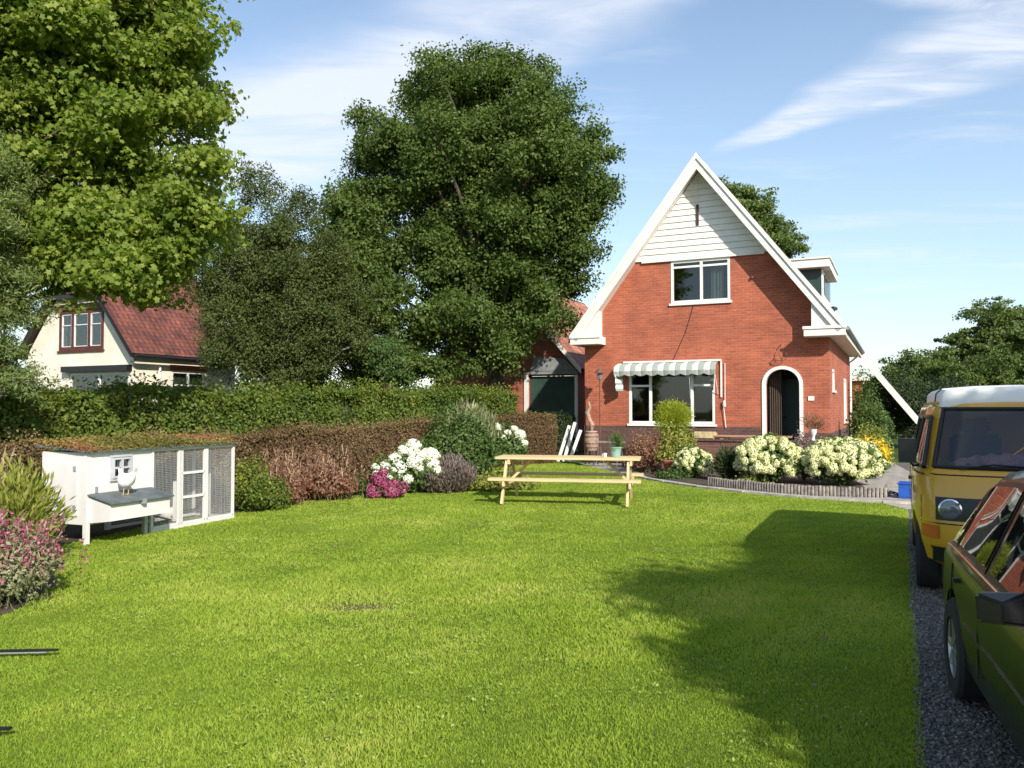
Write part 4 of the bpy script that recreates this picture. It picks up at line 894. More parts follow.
# dry pink perennials + bush right of coop
def spikes(label, name, loc, area, n, h, lm_stem, lm_head, hw_=.05, cat_='flower', nh=40, leafn=0, leaflm='bush', leafsz=.06, lowk=.72, fz=.3):
    root = top(name, label, cat_, (loc[0], loc[1], 0)); X = unit(rng.normal(size=(n, 2))) * np.minimum(np.abs(rng.normal(size=(n, 1))) * .6, 1.0 + .2 * rng.normal(size=(n, 1))) * np.array(area)
    hs = h * rng.uniform(.6, 1.15, n); lean = rng.normal(size=(n, 2)) * .12 * hs[:, None]
    st = np.repeat(np.arange(n), 5); k = np.tile(np.linspace(0.1, .95, 5), n)
    P = np.stack([X[st, 0] + lean[st, 0] * k, X[st, 1] + lean[st, 1] * k, hs[st] * k], -1)
    ax = unit(np.stack([lean[:, 0], lean[:, 1], hs], -1))[st]
    link('stem', cloud_mesh('stem', P, rdirs(len(P)), hs[st] * .24, rng.uniform(0, 1, len(P)), (T_NARROW[0] * np.array((.35, 1, .3)), T_NARROW[1]), ax, .5), L[lm_stem], root)
    hi = np.repeat(np.arange(n), nh); m = len(hi); kk = rng.uniform(lowk, 1.06, m)
    P = np.stack([X[hi, 0] + lean[hi, 0] * kk, X[hi, 1] + lean[hi, 1] * kk, hs[hi] * kk], -1) + rng.normal(size=(m, 3)) * hw_ * np.array((.5, .5, .3)) * (1.15 - kk)[:, None] * 3
    link('flower_spike', cloud_mesh('flower_spike', P, rdirs(m), .035 * rng.uniform(.6, 1.3, m), rng.uniform(0, 1, m), T_KITE), L[lm_head], root)
    if leafn: leafy('foliage', root, [(0, 0, h * fz, area[0] * .95, area[1] * .95, h * fz)], leafn, leafsz, leaflm)
    return root
spikes('dry reddish astilbe plumes in front of the russet hedge', 'astilbe_plant', (-3.55, 14.75), (.75, .45), 95, .86, 'stems', 'pinkbrown', lowk=.5, leafn=5500, leaflm='russet')
spikes('faded pink flowering stems right of the chicken coop', 'astilbe_plant', (-4.05, 13.85), (.5, .45), 55, .86, 'stems', 'pinkbrown', lowk=.5, leafn=3500, leaflm='russet')
shrub('shrub', 'yellow green bush touching the right end of the chicken run', 'shrub', (-4.2, 13.0), [(0, 0, .38, .28, .35, .4), (.25, .3, .28, .28, .3, .28)], 9000, .05, 'hedge', clump=.05)
shrub('ground_plant', 'low silvery tuft at the lawn edge before the astilbe', 'plant', (-3.25, 14.8), [(0, 0, .10, .22, .16, .14)], 1500, .07, 'greygreen', tpl=T_NARROW, axis_up=.5)
spikes('pink and magenta flowering perennials at the left edge of the lawn', 'flowering_perennial', (-4.6, 7.0), (.62, .5), 230, .66, 'greygreen', 'pinkdry', hw_=.05, nh=34, leafn=30000, leaflm='greygreen', leafsz=.04, lowk=.45, fz=.42)
spikes('magenta spikes on pale leaves near the bottom left border', 'flowering_perennial', (-4.9, 6.3), (.62, .45), 150, .58, 'greygreen', 'pinkdry', hw_=.05, nh=34, leafn=20000, leaflm='greygreen', leafsz=.04, lowk=.45, fz=.42)
shrub('tall_perennial', 'yellow-green tall perennial beside the left side of the coop', 'plant', (-5.35, 8.6), [(0, 0, .5, .5, .4, .48), (-.6, .1, .45, .5, .4, .5)], 7500, .12, 'yellowgreen', tpl=T_NARROW, axis_up=.45)
spikes('bleached dry grass stalks left of the chicken coop', 'dry_grass_clump', (-6.35, 9.35), (.45, .3), 110, 1.05, 'stems', 'stems', hw_=.04, cat_='plant', nh=12, leafn=2500, leaflm='russet')

# ------------------------------------------------------------------ bed before the patio
pal = top('palisade_edging', 'grey wooden log palisade edging in front of the cream hydrangeas', 'edging', (0, 0, 0))
pb = MB(); ppts = [(4.25, 17.3), (4.75, 16.55), (5.3, 15.75), (5.75, 15.35), (6.3, 15.15), (6.95, 14.95)]
for a, c in zip(ppts[:-1], ppts[1:]):
    a = Vector((*a, 0)); c = Vector((*c, 0)); m_ = int((c - a).length / .062)
    for i in range(m_):
        p = a.lerp(c, i / m_); h_ = .19 + random.uniform(-.012, .012); pb.tube([(p.x, p.y, 0), (p.x, p.y, h_ - .01), (p.x, p.y, h_)], [.03, .03, .022], 7)
for i in range(14):
    p = Vector((6.95, 14.95, 0)).lerp(Vector((7.4, 15.8, 0)), i / 14); pb.tube([(p.x, p.y, 0), (p.x, p.y, .19)], [.03, .028], 7)
pb.build('log_row', M['palisade'], pal, smooth=True)
lhead = flower_mesh('panicle', 330, 'limeflower', .34)
def limehyd(label, loc, rx, ry, h, n, rad, nleaf):
    root = top('hydrangea', label, 'flower', (loc[0], loc[1], 0), 0, 'cream hydrangeas before the patio')
    el = [(0, 0, h * .48, rx, ry, h * .46)]; stems(root, el, 22); leafy('foliage', root, el, nleaf, .085, 'bush')
    pts = []; tries = 0
    while len(pts) < n and tries < 6000:
        tries += 1; d = rdirs(1)[0]
        if d[2] < -.45 or d[1] > .5: continue
        q_ = random.uniform(.9, 1.06) + .06 * float(pn(np.array([d * 3 + loc[0]]), 1)[0]); p = Vector((d[0] * rx * q_, d[1] * ry * q_, max(.1, h * .5 + d[2] * h * .47 * q_)))
        if all((p - q).length > rad * random.uniform(.9, 1.6) for q in pts): pts.append(p)
    heads(root, lhead, pts, rad); return root
limehyd('cream hydrangea in full bloom, middle one below the arched doorway side', (5.75, 17.9), .70, .5, 1.0, 74, .098, 6500)
limehyd('cream hydrangea in full bloom nearest the brick house corner', (7.2, 17.4), .80, .55, 1.0, 88, .098, 7000)
limehyd('smallest cream hydrangea next to the lime globe shrub', (4.33, 19.2), .42, .34, .70, 34, .075, 2600)
yf = top('yellow_flowers', 'bright yellow daisies between cream hydrangea and the path', 'flower', (8.45, 19.0, 0)); leafy('foliage', yf, [(0, 0, .4, .42, .35, .42)], 2600, .07, 'bush')
leafy('petals', yf, [(0, 0, .62, .42, .35, .27)], 2600, .055, 'yellow', T_PETAL, .25)
tp = top('globe_shrub', 'lime green clipped globe shrub on a stem in front of the wide window', 'shrub', (4.2, 20.9, 0))
stems(tp, [(0, 0, 1.3, .2, .2, .3)], 9, .014); leafy('crown', tp, [(0, 0, 1.43, .47, .44, .40)], 7500, .07, 'lime', T_NARROW, .35, .1, axis_up=.2, clump=.04)
shrub('shrub', 'loose yellow-green shrub below the clipped globe', 'shrub', (4.15, 20.6), [(.1, 0, .78, .42, .35, .35), (-.1, 0, .5, .36, .3, .3)], 6500, .075, 'yellowgreen', clump=.05)
shrub('shrub', 'reddish leaved shrub above the brick pillar', 'shrub', (3.55, 20.7), [(-.1, 0, .55, .48, .3, .42)], 5200, .055, 'russet', clump=.05)
shrub('fern_plant', 'dark green fern between two cream hydrangeas', 'plant', (5.0, 18.4), [(0, 0, .35, .34, .3, .32)], 2600, .12, 'darkbush', tpl=T_NARROW, axis_up=.4)
shrub('ground_plant', 'low green weeds at the kerb before the fern', 'plant', (4.9, 17.0), [(0, 0, .07, .3, .16, .09), (.4, -.3, .05, .2, .16, .06)], 1300, .06, 'yellowgreen')
shrub('ground_plant', 'low leafy plants around the terracotta pot', 'plant', (3.9, 19.0), [(-.1, 0, .08, .4, .22, .1)], 1500, .06, 'bush')
shrub('shrub', 'dark purple leaved shrub between the two big cream hydrangeas', 'shrub', (6.65, 18.3), [(0, 0, .5, .3, .3, .5)], 4200, .055, 'purple', clump=.05)
pot = top('terracotta_pot', 'red terracotta pot at the foot of the loose yellow-green shrub', 'pot', (3.95, 19.9, 0)); b = MB(); b.lathe([(.13, 0), (.20, .30), (.23, .31), (.23, .37), (.19, .37), (.17, .32)], 18); b.build('pot_body', M['terracotta'], pot, smooth=True)
b = MB(); b.lathe([(.17, .31), (.02, .335)], 12); b.build('soil', M['soil'], pot)
vs_ = top('white_vase', 'white pedestal vase with reddish plant on the patio wall by the doorway', 'vase', H(7.0, -2.0, .837), 0); b = MB(); b.lathe([(.075, 0), (.08, .02), (.035, .06), (.045, .12), (.095, .22), (.11, .29), (.10, .30), (.08, .26)], 16); b.build('vase_body', M['white_clean'], vs_, smooth=True)
leafy('leaves', vs_, [(0, 0, .48, .30, .28, .17), (.1, 0, .36, .3, .2, .12)], 1500, .06, 'russet', T_NARROW, axis_up=.2)

# ------------------------------------------------------------------ lantern, barrel, driftwood, white boards
ln = top('garden_lantern', 'thin rusty lantern post standing left of the striped awning', 'lantern', H(.72, -.62), AZ)
b = MB(); b.tube([(0, 0, 0), (0, 0, 2.55)], .018, 8); b.build('post', M['rust'], ln, smooth=True)
b = MB(); b.lathe([(.06, 2.55), (.075, 2.57), (.09, 2.74), (.075, 2.75)], 6); b.build('lamp_glass', M['lamp_glass'], ln); b = MB(); b.lathe([(.17, 2.75), (.15, 2.78), (.05, 2.87), (.02, 2.96), (.0, 2.98)], 10); b.build('lamp_cap', M['rust'], ln, smooth=True)
b = MB(); b.tube([(-.12, 0, 2.3), (-.05, 0, 2.38), (0, 0, 2.36)], .012, 6); b.build('hook', M['rust'], ln)
br = top('wooden_barrel', 'small wooden barrel on a dark stand by the left house corner', 'barrel', H(.75, -1.45), AZ)
b = MB(); b.lathe([(.17, .42), (.21, .56), (.225, .72), (.21, .88), (.175, 1.0), (.15, 1.0), (.14, .95)], 18); b.build('staves', M['driftwood'], br, smooth=True)
b = MB()
for zz, rr in ((.50, .20), (.62, .222), (.82, .222), (.94, .202)): b.lathe([(rr, zz), (rr + .006, zz), (rr + .006, zz + .025), (rr, zz + .025)], 18)
b.build('hoop', M['rust'], br)
b = MB()
for a in range(4): b.beam((.15 * math.cos(a * 1.57 + .7), .15 * math.sin(a * 1.57 + .7), .42), (.2 * math.cos(a * 1.57 + .7), .2 * math.sin(a * 1.57 + .7), 0), .035, .035)
b.build('stand', M['black'], br)
b = MB(); b.tube([(.02, 0, 0), (.06, 0, .18), (-.04, .02, .38), (-.10, 0, .55), (-.02, 0, .72), (-.05, .0, .90)], [.06, .075, .06, .075, .055, .02], 9); b.tube([(.0, 0, .3), (-.12, .02, .5), (-.15, 0, .62)], [.04, .03, .012], 7)
o = b.build('driftwood', M['driftwood'], None, smooth=True); o.location = H(.72, -1.45, .98); o.rotation_euler = (0, 0, AZ); tag(o, 'twisted piece of driftwood standing on the wooden barrel', 'driftwood')
for i, (u, ln_, lab) in enumerate(((-.52, 1.12, 'left white board leaning at the dark gap beside the house'), (-.36, 1.22, 'middle and longest white board leaning by the house corner'), (-.2, .98, 'right white board leaning by the house corner'))):
    b = MB(); b.beam((0, 0, 0), (.30, .22, ln_), .10, .03, (0, 1, 0)); o = b.build('white_board', M['white_clean'], None, bevel=.004); o.location = H(u - .1, -.75 + i * .08, .01); o.rotation_euler = (0, 0, AZ); tag(o, lab, 'board', 'white boards leaning by the house')
# wire trestle left of brick pillar
ts = top('metal_trestle', 'thin folding metal trestle below the window left of the globe shrub', 'trestle', H(1.75, -2.7), AZ)
b = MB()
for s_ in (-.3, .3): b.tube([(s_ - .12, 0, 0), (s_, 0, .72), (s_ + .12, .1, 0)], .012, 6)
b.build('legs', M['grey'], ts); b = MB(); b.box(-.42, -.12, .72, .42, .15, .75); b.build('tabletop', M['grey'], ts)

# ------------------------------------------------------------------ picnic table
pic = top('picnic_table', 'new pine picnic table with attached benches on the lawn', 'picnic table', (1.02, 14.45, 0), R(-11))
TL = 2.56
def planks(mb, y0, y1, n, z, th, L_):
    w_ = (y1 - y0) / n
    for i in range(n): mb.box(-L_ / 2, y0 + i * w_ + .004, z, L_ / 2, y0 + (i + 1) * w_ - .004, z + th)
b = MB(); planks(b, -.37, .37, 5, .765, .042, TL); b.build('tabletop', M['pine'], pic, bevel=.005)
for s_ in (-1, 1):
    b = MB(); y0 = s_ * .70; planks(b, y0 - .14, y0 + .14, 2, .42, .042, TL + .06); b.build('bench_seat', M['pine'], pic, bevel=.005)
    x = s_ * 1.08
    for t_ in (-1, 1):
        b = MB(); b.beam((x, t_ * .74, .0), (x, t_ * .26, .762), .095, .042, (1, 0, 0)); b.build('leg', M['pine'], pic, bevel=.004)
    b = MB(); b.box(x + .025, -.84, .325, x + .068, .84, .417); b.build('bench_support', M['pine'], pic, bevel=.004)
    b = MB(); b.box(x + .025, -.36, .675, x + .068, .36, .762); b.build('top_support', M['pine'], pic, bevel=.004)
    b = MB(); b.beam((x - s_ * .03, 0, .38), (x - s_ * .42, 0, .755), .045, .08, (0, 1, 0)); b.build('brace', M['pine'], pic, bevel=.004)
def TW(x, y, z): a = R(-11); return (1.02 + math.cos(a) * x - math.sin(a) * y, 14.45 + math.sin(a) * x + math.cos(a) * y, z)
pp_ = top('potted_plant', 'mint green pot with leafy herb standing on the picnic table', 'potted plant', TW(.84, .02, .808))
b = MB(); b.lathe([(.085, 0), (.10, .15), (.112, .155), (.112, .18), (.10, .18), (.09, .15)], 18); b.build('pot_body', M['mint'], pp_, smooth=True)
leafy('leaves', pp_, [(0, 0, .27, .13, .13, .13)], 700, .055, 'bush', T_NARROW, axis_up=.5, zmin=.15)
cup = top('white_cup', 'small white cup on the picnic table left of the mint pot', 'cup', TW(.66, -.08, .808)); b = MB(); b.lathe([(.026, 0), (.036, .07), (.032, .07), (.024, .01)], 14); b.build('cup_body', M['white_clean'], cup, smooth=True)
b = MB(); b.tube([(-.033 - .02 * math.sin(a), 0, .035 + .02 * math.cos(a)) for a in [R(t) for t in range(0, 181, 30)]], .005, 6); b.build('handle', M['white_clean'], cup)

# ------------------------------------------------------------------ chicken coop (x along front, y back)
CA = R(90 - 21.5)
coop = top('chicken_coop', 'white wooden chicken coop with wire run and moss-covered roof', 'chicken coop', (-5.23, 9.87, 0), CA)
CD = .76; CT = 1.13
def cfr(a, b_, t): return (a, t, b_)
b = MB(); wallpanel(b, rect(0, .24, 1.0, CT), [rect(.35, .78, .65, 1.05)], cfr, .03); b.box(0, .031, .24, .025, CD, CT); b.box(.975, .031, .24, 1.0, CD, CT); b.box(.026, CD - .025, .24, .974, CD, CT); b.box(.026, .032, .24, .974, CD - .026, .265)
b.build('house_box', M['cooppaint'], coop)
window(coop, .35, .78, .65, 1.05, cfr, fm='cooptrim', fw=.03, mull=(.5,), trans=((.38, .62, .915),), sill=False, recess=.0, room=False)
b = MB(); b.box(.33, -.03, .75, .67, -.002, .778); b.box(.33, -.03, 1.052, .67, -.002, 1.08); b.box(.33, -.03, .78, .353, -.002, 1.05); b.box(.647, -.03, .78, .67, -.002, 1.05); b.build('window_trim', M['cooptrim'], coop)
b = MB(); b.box(-.018, .14, .34, -.001, .74, 1.0); sd_ = b.build('side_door', M['cooppaint'], coop, bevel=.004)
b = MB(); b.tube([(-.02, .66, .6), (-.05, .66, .6), (-.05, .66, .68)], .008, 6); b.box(-.03, .16, .9, -.019, .2, .96); b.box(-.03, .16, .42, -.019, .2, .48); b.build('handle', M['grey'], sd_)
for x, y in ((0, 0), (0, CD - .05), (.95, CD - .05)):
    b = MB(); b.box(x - .012, y - .012, 0, x + .045, y + .045, CT - .01 if x == 0 else .238); b.build('corner_post', M['cooppaint'], coop)
b = MB(); b.box(.90, -.008, 0, .955, .045, .238); b.build('corner_post', M['cooptrim'], coop)
# nest box on the front
nb = MB(); nb.add([(.03, -.36, .30), (.98, -.36, .30), (.98, -.002, .26), (.03, -.002, .26), (.03, -.36, .50), (.98, -.36, .50), (.98, -.002, .58), (.03, -.002, .58)], [(0, 3, 2, 1), (4, 5, 6, 7), (0, 1, 5, 4), (1, 2, 6, 5), (2, 3, 7, 6), (3, 0, 4, 7)])
nbo = nb.build('nest_box', M['cooppaint'], coop)
nb = MB(); nb.add([(0, -.41, .505), (1.01, -.41, .505), (1.01, -.002, .60), (0, -.002, .60), (0, -.41, .525), (1.01, -.41, .525), (1.01, -.002, .62), (0, -.002, .62)], [(0, 3, 2, 1), (4, 5, 6, 7), (0, 1, 5, 4), (1, 2, 6, 5), (2, 3, 7, 6), (3, 0, 4, 7)])
nb.build('lid', M['felt'], nbo, bevel=.003); nb = MB(); nb.box(.12, -.02, .62, .15, -.003, .70); nb.box(.48, -.425, .47, .53, -.362, .53); nb.build('latch', M['grey'], nbo)
# run
for (a0, a1) in ((1.02, 1.5), (1.55, 2.0), (2.04, 2.6)):
    b = MB(); w_ = .035
    for p, q in (((a0, .04), (a0, CT)), ((a1, .04), (a1, CT)), ((a0, .06), (a1, .06)), ((a0, CT - .02), (a1, CT - .02))): b.beam((p[0], .0, p[1]), (q[0], .0, q[1]), w_, w_, (0, 1, 0))
    if a0 == 1.55:
        for zz in (.42, .76): b.beam((a0, .0, zz), (a1, .0, zz), w_, w_, (0, 1, 0))
    fo = b.build('run_door' if a0 == 1.55 else 'run_frame', M['cooppaint'], coop)
    g = MB()
    x = a0
    while x < a1: g.beam((x, .006, .06), (x, .006, CT - .03), .0022, .0022); x += .024
    z = .07
    while z < CT - .04: g.beam((a0, .006, z), (a1, .006, z), .0022, .0022); z += .024
    g.build('netting', M['wire'], fo)
b = MB()
for p, q in (((2.6, 0, .02), (2.6, CD, .02)), ((2.6, CD, 0), (2.6, CD, CT)), ((2.6, 0, CT - .02), (2.6, CD, CT - .02)), ((1.0, CD, .03), (2.6, CD, .03)), ((1.0, CD, CT - .02), (2.6, CD, CT - .02)), ((1.8, CD, 0), (1.8, CD, CT)), ((2.6, .45, 0), (2.6, .45, CT)), ((1.525, 0, .02), (1.525, 0, CT))): b.beam(p, q, .035, .035)
b.box(1.0, -.02, 0, 2.62, .02, .04); b.build('run_frame', M['cooppaint'], coop)
g = MB(); x = 1.0
while x < 2.6: g.beam((x, CD, .03), (x, CD, CT), .0022, .0022); x += .03
z = .05
while z < CT: g.beam((1.0, CD, z), (2.6, CD, z), .0022, .0022); g.beam((2.6, 0, z), (2.6, CD, z), .0022, .0022); z += .03
y = 0
while y < CD: g.beam((2.6, y, .03), (2.6, y, CT), .0022, .0022); y += .03
g.build('netting', M['wire'], coop)
b = MB(); b.beam((1.02, .42, .30), (1.9, .42, .03), .2, .02); b.build('ramp', M['cooppaint'], coop)
b = MB(); b.beam((1.74, .3, .05), (1.74, .3, .62), .06, .02, (0, 1, 0)); b.build('feeder', M['white_clean'], coop)
b = MB(); b.add([(-.06, -.07, CT + .0), (2.66, -.07, CT + .0), (2.66, CD + .08, CT + .07), (-.06, CD + .08, CT + .07), (-.06, -.07, CT + .025), (2.66, -.07, CT + .025), (2.66, CD + .08, CT + .095), (-.06, CD + .08, CT + .095)], [(0, 3, 2, 1), (4, 5, 6, 7), (0, 1, 5, 4), (1, 2, 6, 5), (2, 3, 7, 6), (3, 0, 4, 7)])
ro = b.build('roof', M['felt'], coop)
n = 26000; x = rng.uniform(-.08, 2.68, n); y = rng.uniform(-.09, CD + .1, n); z = CT + .015 + (y + .1) / (CD + .2) * .075 + np.abs(rng.normal(size=n)) * .034 * (1 + pn(np.stack([x, y, 0 * x], -1), 4) * .6)
Pn = np.stack([x, y, z], -1); link('sedum', cloud_mesh('sedum', Pn, np.tile((0, 0, 1.), (n, 1)), .03 * rng.uniform(.6, 1.4, n), np.clip(.5 + .5 * pn(Pn, 3.5) + .4 * (rng.uniform(0, 1, n) - .5), 0, 1), T_KITE), L['sedum'], ro)

def hen(label, loc, rz, sc=1):
    root = top('hen', label, 'chicken', loc, rz); root.scale = (sc,) * 3
    me = bpy.data.meshes.new('body'); bm = bmesh.new()
    path = [(-.17, .30, .012, .03), (-.13, .26, .04, .065), (-.08, .215, .075, .085), (0, .19, .095, .10), (.07, .20, .088, .095), (.11, .235, .06, .065), (.125, .27, .034, .036), (.135, .315, .032, .032), (.15, .335, .028, .026), (.17, .335, .008, .008)]
    rings = []
    for i, (x, z, ry, rz_) in enumerate(path):
        rings.append([bm.verts.new((x, ry * math.cos(2 * math.pi * k / 12), z + rz_ * math.sin(2 * math.pi * k / 12))) for k in range(12)])
    for a, c in zip(rings[:-1], rings[1:]):
        for k in range(12): bm.faces.new((a[k], a[(k + 1) % 12], c[(k + 1) % 12], c[k]))
    bm.faces.new(rings[0]); bm.faces.new(rings[-1][::-1]); bmesh.ops.recalc_face_normals(bm, faces=bm.faces); bm.to_mesh(me); bm.free()
    for p in me.polygons: p.use_smooth = True
    link('body', me, M['hen'], root)
    b = MB(); b.prism([(.13, .355), (.17, .355), (.162, .370), (.15, .364), (.14, .37), (.13, .362)], lambda a, c, t: (a, t, c), -.004, .004); b.prism([(.165, .32), (.175, .32), (.17, .295)], lambda a, c, t: (a, t, c), -.006, .006); b.build('comb', M['comb'], root)
    b = MB(); b.tube([(.172, 0, .337), (.195, 0, .33)], [.008, .001], 6); b.build('beak', M['beak'], root)
    b = MB()
    for s_ in (-1, 1):
        b.tube([(.01, s_ * .035, .11), (.015, s_ * .035, .01)], .006, 6)
        for a in (-.5, 0, .5): b.tube([(.015, s_ * .035, .008), (.015 + .04 * math.cos(a), s_ * .035 + .04 * math.sin(a), .005)], .004, 5)
    b.build('legs', M['beak'], root)
    b = MB()
    for a in (-.35, 0, .35): b.prism([(-.15, .28), (-.12, .25), (-.19, .36), (-.215, .375)], lambda x_, z_, t, a=a: (x_, t + a * .06, z_), -.006, .006)
    b.build('tail', M['hen'], root); return root
def CW(x, y, z): return (-5.23 + math.cos(CA) * x - math.sin(CA) * y, 9.87 + math.sin(CA) * x + math.cos(CA) * y, z)
hen('white hen perched on the grey lid of the nest box', CW(.42, -.20, .575), R(150), .95)
hen('white hen standing inside the wire run of the coop', CW(1.72, .42, .0), R(60), .8)

# ------------------------------------------------------------------ wheels / vehicles
def wheel(parent, x, y, r, w_, side, dark=False):
    """axis along local x; side=-1 outer face to -x"""
    t = MB(); prof = [(r * .62, -w_ / 2), (r * .93, -w_ / 2), (r, -w_ * .36), (r, w_ * .36), (r * .93, w_ / 2), (r * .62, w_ / 2)]
    n = 32; vs = [(x + px, y + q * math.cos(2 * math.pi * k / n), r + q * math.sin(2 * math.pi * k / n)) for q, px in prof for k in range(n)]
    t.add(vs, [(i * n + k, i * n + (k + 1) % n, ((i + 1) % 6) * n + (k + 1) % n, ((i + 1) % 6) * n + k) for i in range(6) for k in range(n)])
    W_ = top_part = t.build('wheel', M['tyre'], parent, smooth=True)
    rm = MB(); prof = [(.02, side * w_ * .40), (r * .22, side * w_ * .38), (r * .30, side * w_ * .25), (r * .52, side * w_ * .22), (r * .60, side * w_ * .44), (r * .64, side * w_ * .44), (r * .64, -side * w_ * .3), (.02, -side * w_ * .3)]
    vs = [(x + px, y + q * math.cos(2 * math.pi * k / n), r + q * math.sin(2 * math.pi * k / n)) for q, px in prof for k in range(n)]
    rm.add(vs, [(i * n + k, i * n + (k + 1) % n, (i + 1) * n + (k + 1) % n, (i + 1) * n + k) for i in range(7) for k in range(n)]); rm.build('rim', M['rimdark' if dark else 'rim'], W_, smooth=True)
    sp = MB()
    for k in range(8):
        a = 2 * math.pi * k / 8; sp.beam((x + side * w_ * .36, y + r * .1 * math.cos(a), r + r * .1 * math.sin(a)), (x + side * w_ * .34, y + r * .6 * math.cos(a), r + r * .6 * math.sin(a)), .02, .035, (1, 0, 0))
    sp.build('spokes', M['rimdark' if dark else 'rim'], W_); return W_
def cut(obj, cutters):
    """subtract cylinders (axis x): list of (x0,x1,y,z,r)"""
    b = MB()
    for x0, x1, y, z, r in cutters:
        n = 40; b.add([(x, y + r * math.cos(2 * math.pi * k / n), z + r * math.sin(2 * math.pi * k / n)) for x in (x0, x1) for k in range(n)],
                      [tuple(range(n))[::-1], tuple(range(n, 2 * n))] + [(k, (k + 1) % n, (k + 1) % n + n, k + n) for k in range(n)])
    c = b.build('cutter', None); c.matrix_world = obj.matrix_world.copy(); c.parent = obj.parent
    m = obj.modifiers.new('b', 'BOOLEAN'); m.operation = 'DIFFERENCE'; m.solver = 'EXACT'; m.object = c
    bpy.context.view_layer.update(); dg = bpy.context.evaluated_depsgraph_get()
    me = bpy.data.meshes.new_from_object(obj.evaluated_get(dg)); obj.modifiers.clear(); obj.data = me
    for p in me.polygons: p.use_smooth = True
    if hasattr(me, 'set_sharp_from_angle'): me.set_sharp_from_angle(angle=R(35))
    bpy.data.objects.remove(c)

def cutmesh(obj, mbb):
    c = mbb.build('cutter', None); c.parent = obj.parent
    m = obj.modifiers.new('b', 'BOOLEAN'); m.operation = 'DIFFERENCE'; m.solver = 'EXACT'; m.object = c
    bpy.context.view_layer.update(); dg = bpy.context.evaluated_depsgraph_get()
    me = bpy.data.meshes.new_from_object(obj.evaluated_get(dg)); obj.modifiers.clear(); obj.data = me
    if hasattr(me, 'set_sharp_from_angle'): me.set_sharp_from_angle(angle=R(35))
    bpy.data.objects.remove(c)
def make_van():
    # local: x across (0 centre), y backwards (0 = front), z up
    van = top('camper_van', 'ochre yellow camper van with white raised roof parked on the drive', 'van', (3.54 + UX * .90, 7.03 + UY * .90, 0), AZ)
    LN = 4.45; NE = 9
    #  z : (front y, rear y, half width)
    prof = [(.28, .10, LN - .10, .80), (.34, .02, LN - .02, .88), (.50, .0, LN, .915), (.80, .02, LN - .01, .925), (1.06, .08, LN - .03, .915), (1.12, .12, LN - .05, .90), (1.68, .45, LN - .22, .775), (1.74, .54, LN - .32, .72), (1.77, .72, LN - .5, .60)]
    def P(z):
        for a, c in zip(prof[:-1], prof[1:]):
            if z <= c[0]:
                k = (z - a[0]) / (c[0] - a[0]); return [a[i] + (c[i] - a[i]) * k for i in (1, 2, 3)]
        return prof[-1][1:]
    def front(x, z, o=0):
        f, r, w_ = P(z); k = min(1, abs(x) / w_); h = (r - f) / 2
        return (x, (f + r) / 2 - h * (1 - k ** NE) ** (1 / NE) + .10 * k * k - o, z)
    def outline(z, f, r, w_):
        cy = (f + r) / 2; h = (r - f) / 2; pts = []
        for k in range(72):
            a = 2 * math.pi * k / 72; c, s = math.cos(a), math.sin(a)
            d = (abs(c) ** NE + abs(s) ** NE) ** (-1 / NE); x = w_ * c * d; y = cy + h * s * d
            if s < 0: y += .10 * (abs(x) / w_) ** 2 * min(1, -s * 1.4)
            pts.append((x, y, z))
        return pts
    b = MB(); rings = []
    zs = [.28, .31, .34, .42, .50, .65, .80, .95, 1.06, 1.12, 1.25, 1.40, 1.52, 1.62, 1.68, 1.72, 1.75, 1.77]
    vs = []
    for z in zs: vs += outline(z, *P(z))
    n = 72; fs = [(i * n + k, i * n + (k + 1) % n, (i + 1) * n + (k + 1) % n, (i + 1) * n + k) for i in range(len(zs) - 1) for k in range(n)] + [tuple(range(n))[::-1], tuple(range((len(zs) - 1) * n, len(zs) * n))]
    b.add(vs, fs); body = b.build('body', M['vanyellow'], van, smooth=True)
    cut(body, [(-1.1, -.62, .66, .32, .40), (.62, 1.1, .66, .32, .40), (-1.1, -.62, 3.12, .32, .40), (.62, 1.1, 3.12, .32, .40)])
    XP = lambda a, c, t: (t, a, c)
    k_ = MB(); k_.prism([(.36, 1.02), (3.9, 1.02), (3.9, 1.66), (.66, 1.66)], XP, -.68, .68); cutmesh(body, k_)
    k_ = MB(); k_.add([(-.745, -.2, 1.17), (.745, -.2, 1.17), (.745, .8, 1.17), (-.745, .8, 1.17), (-.65, -.2, 1.655), (.65, -.2, 1.655), (.65, .8, 1.655), (-.65, .8, 1.655)], [(0, 3, 2, 1), (4, 5, 6, 7), (0, 1, 5, 4), (1, 2, 6, 5), (2, 3, 7, 6), (3, 0, 4, 7)]); cutmesh(body, k_)
    for pq in ([(.42, 1.19), (1.06, 1.19), (1.04, 1.60), (.64, 1.60)], [(1.32, 1.19), (2.52, 1.19), (2.50, 1.58), (1.32, 1.58)], [(2.82, 1.19), (3.86, 1.19), (3.84, 1.58), (2.82, 1.58)]):
        k_ = MB(); k_.prism(pq, XP, -1.2, 1.2); cutmesh(body, k_)
    cabin_parts = MB(); cabin_parts.prism([(.40, 1.025), (.62, 1.025), (.66, 1.13), (.50, 1.17)], XP, -.66, .66); cabin_parts.build('dashboard', M['black'], van)
    for x in (-.36, .36):
        st_ = MB(); st_.box(x - .22, 1.12, 1.025, x + .22, 1.24, 1.42); st_.box(x - .13, 1.14, 1.425, x + .13, 1.22, 1.58); st_.build('seat', M['seat'], van, bevel=.03)
    sw = MB(); sw.tube([(.36 + .19 * math.cos(a), .80 - .04 * math.sin(a), 1.20 + .10 * math.sin(a)) for a in [2 * math.pi * i / 20 for i in range(21)]], .013, 6, False); sw.build('steering_wheel', M['black'], van)
    cl = MB()
    nx_ = 26; vs_ = []
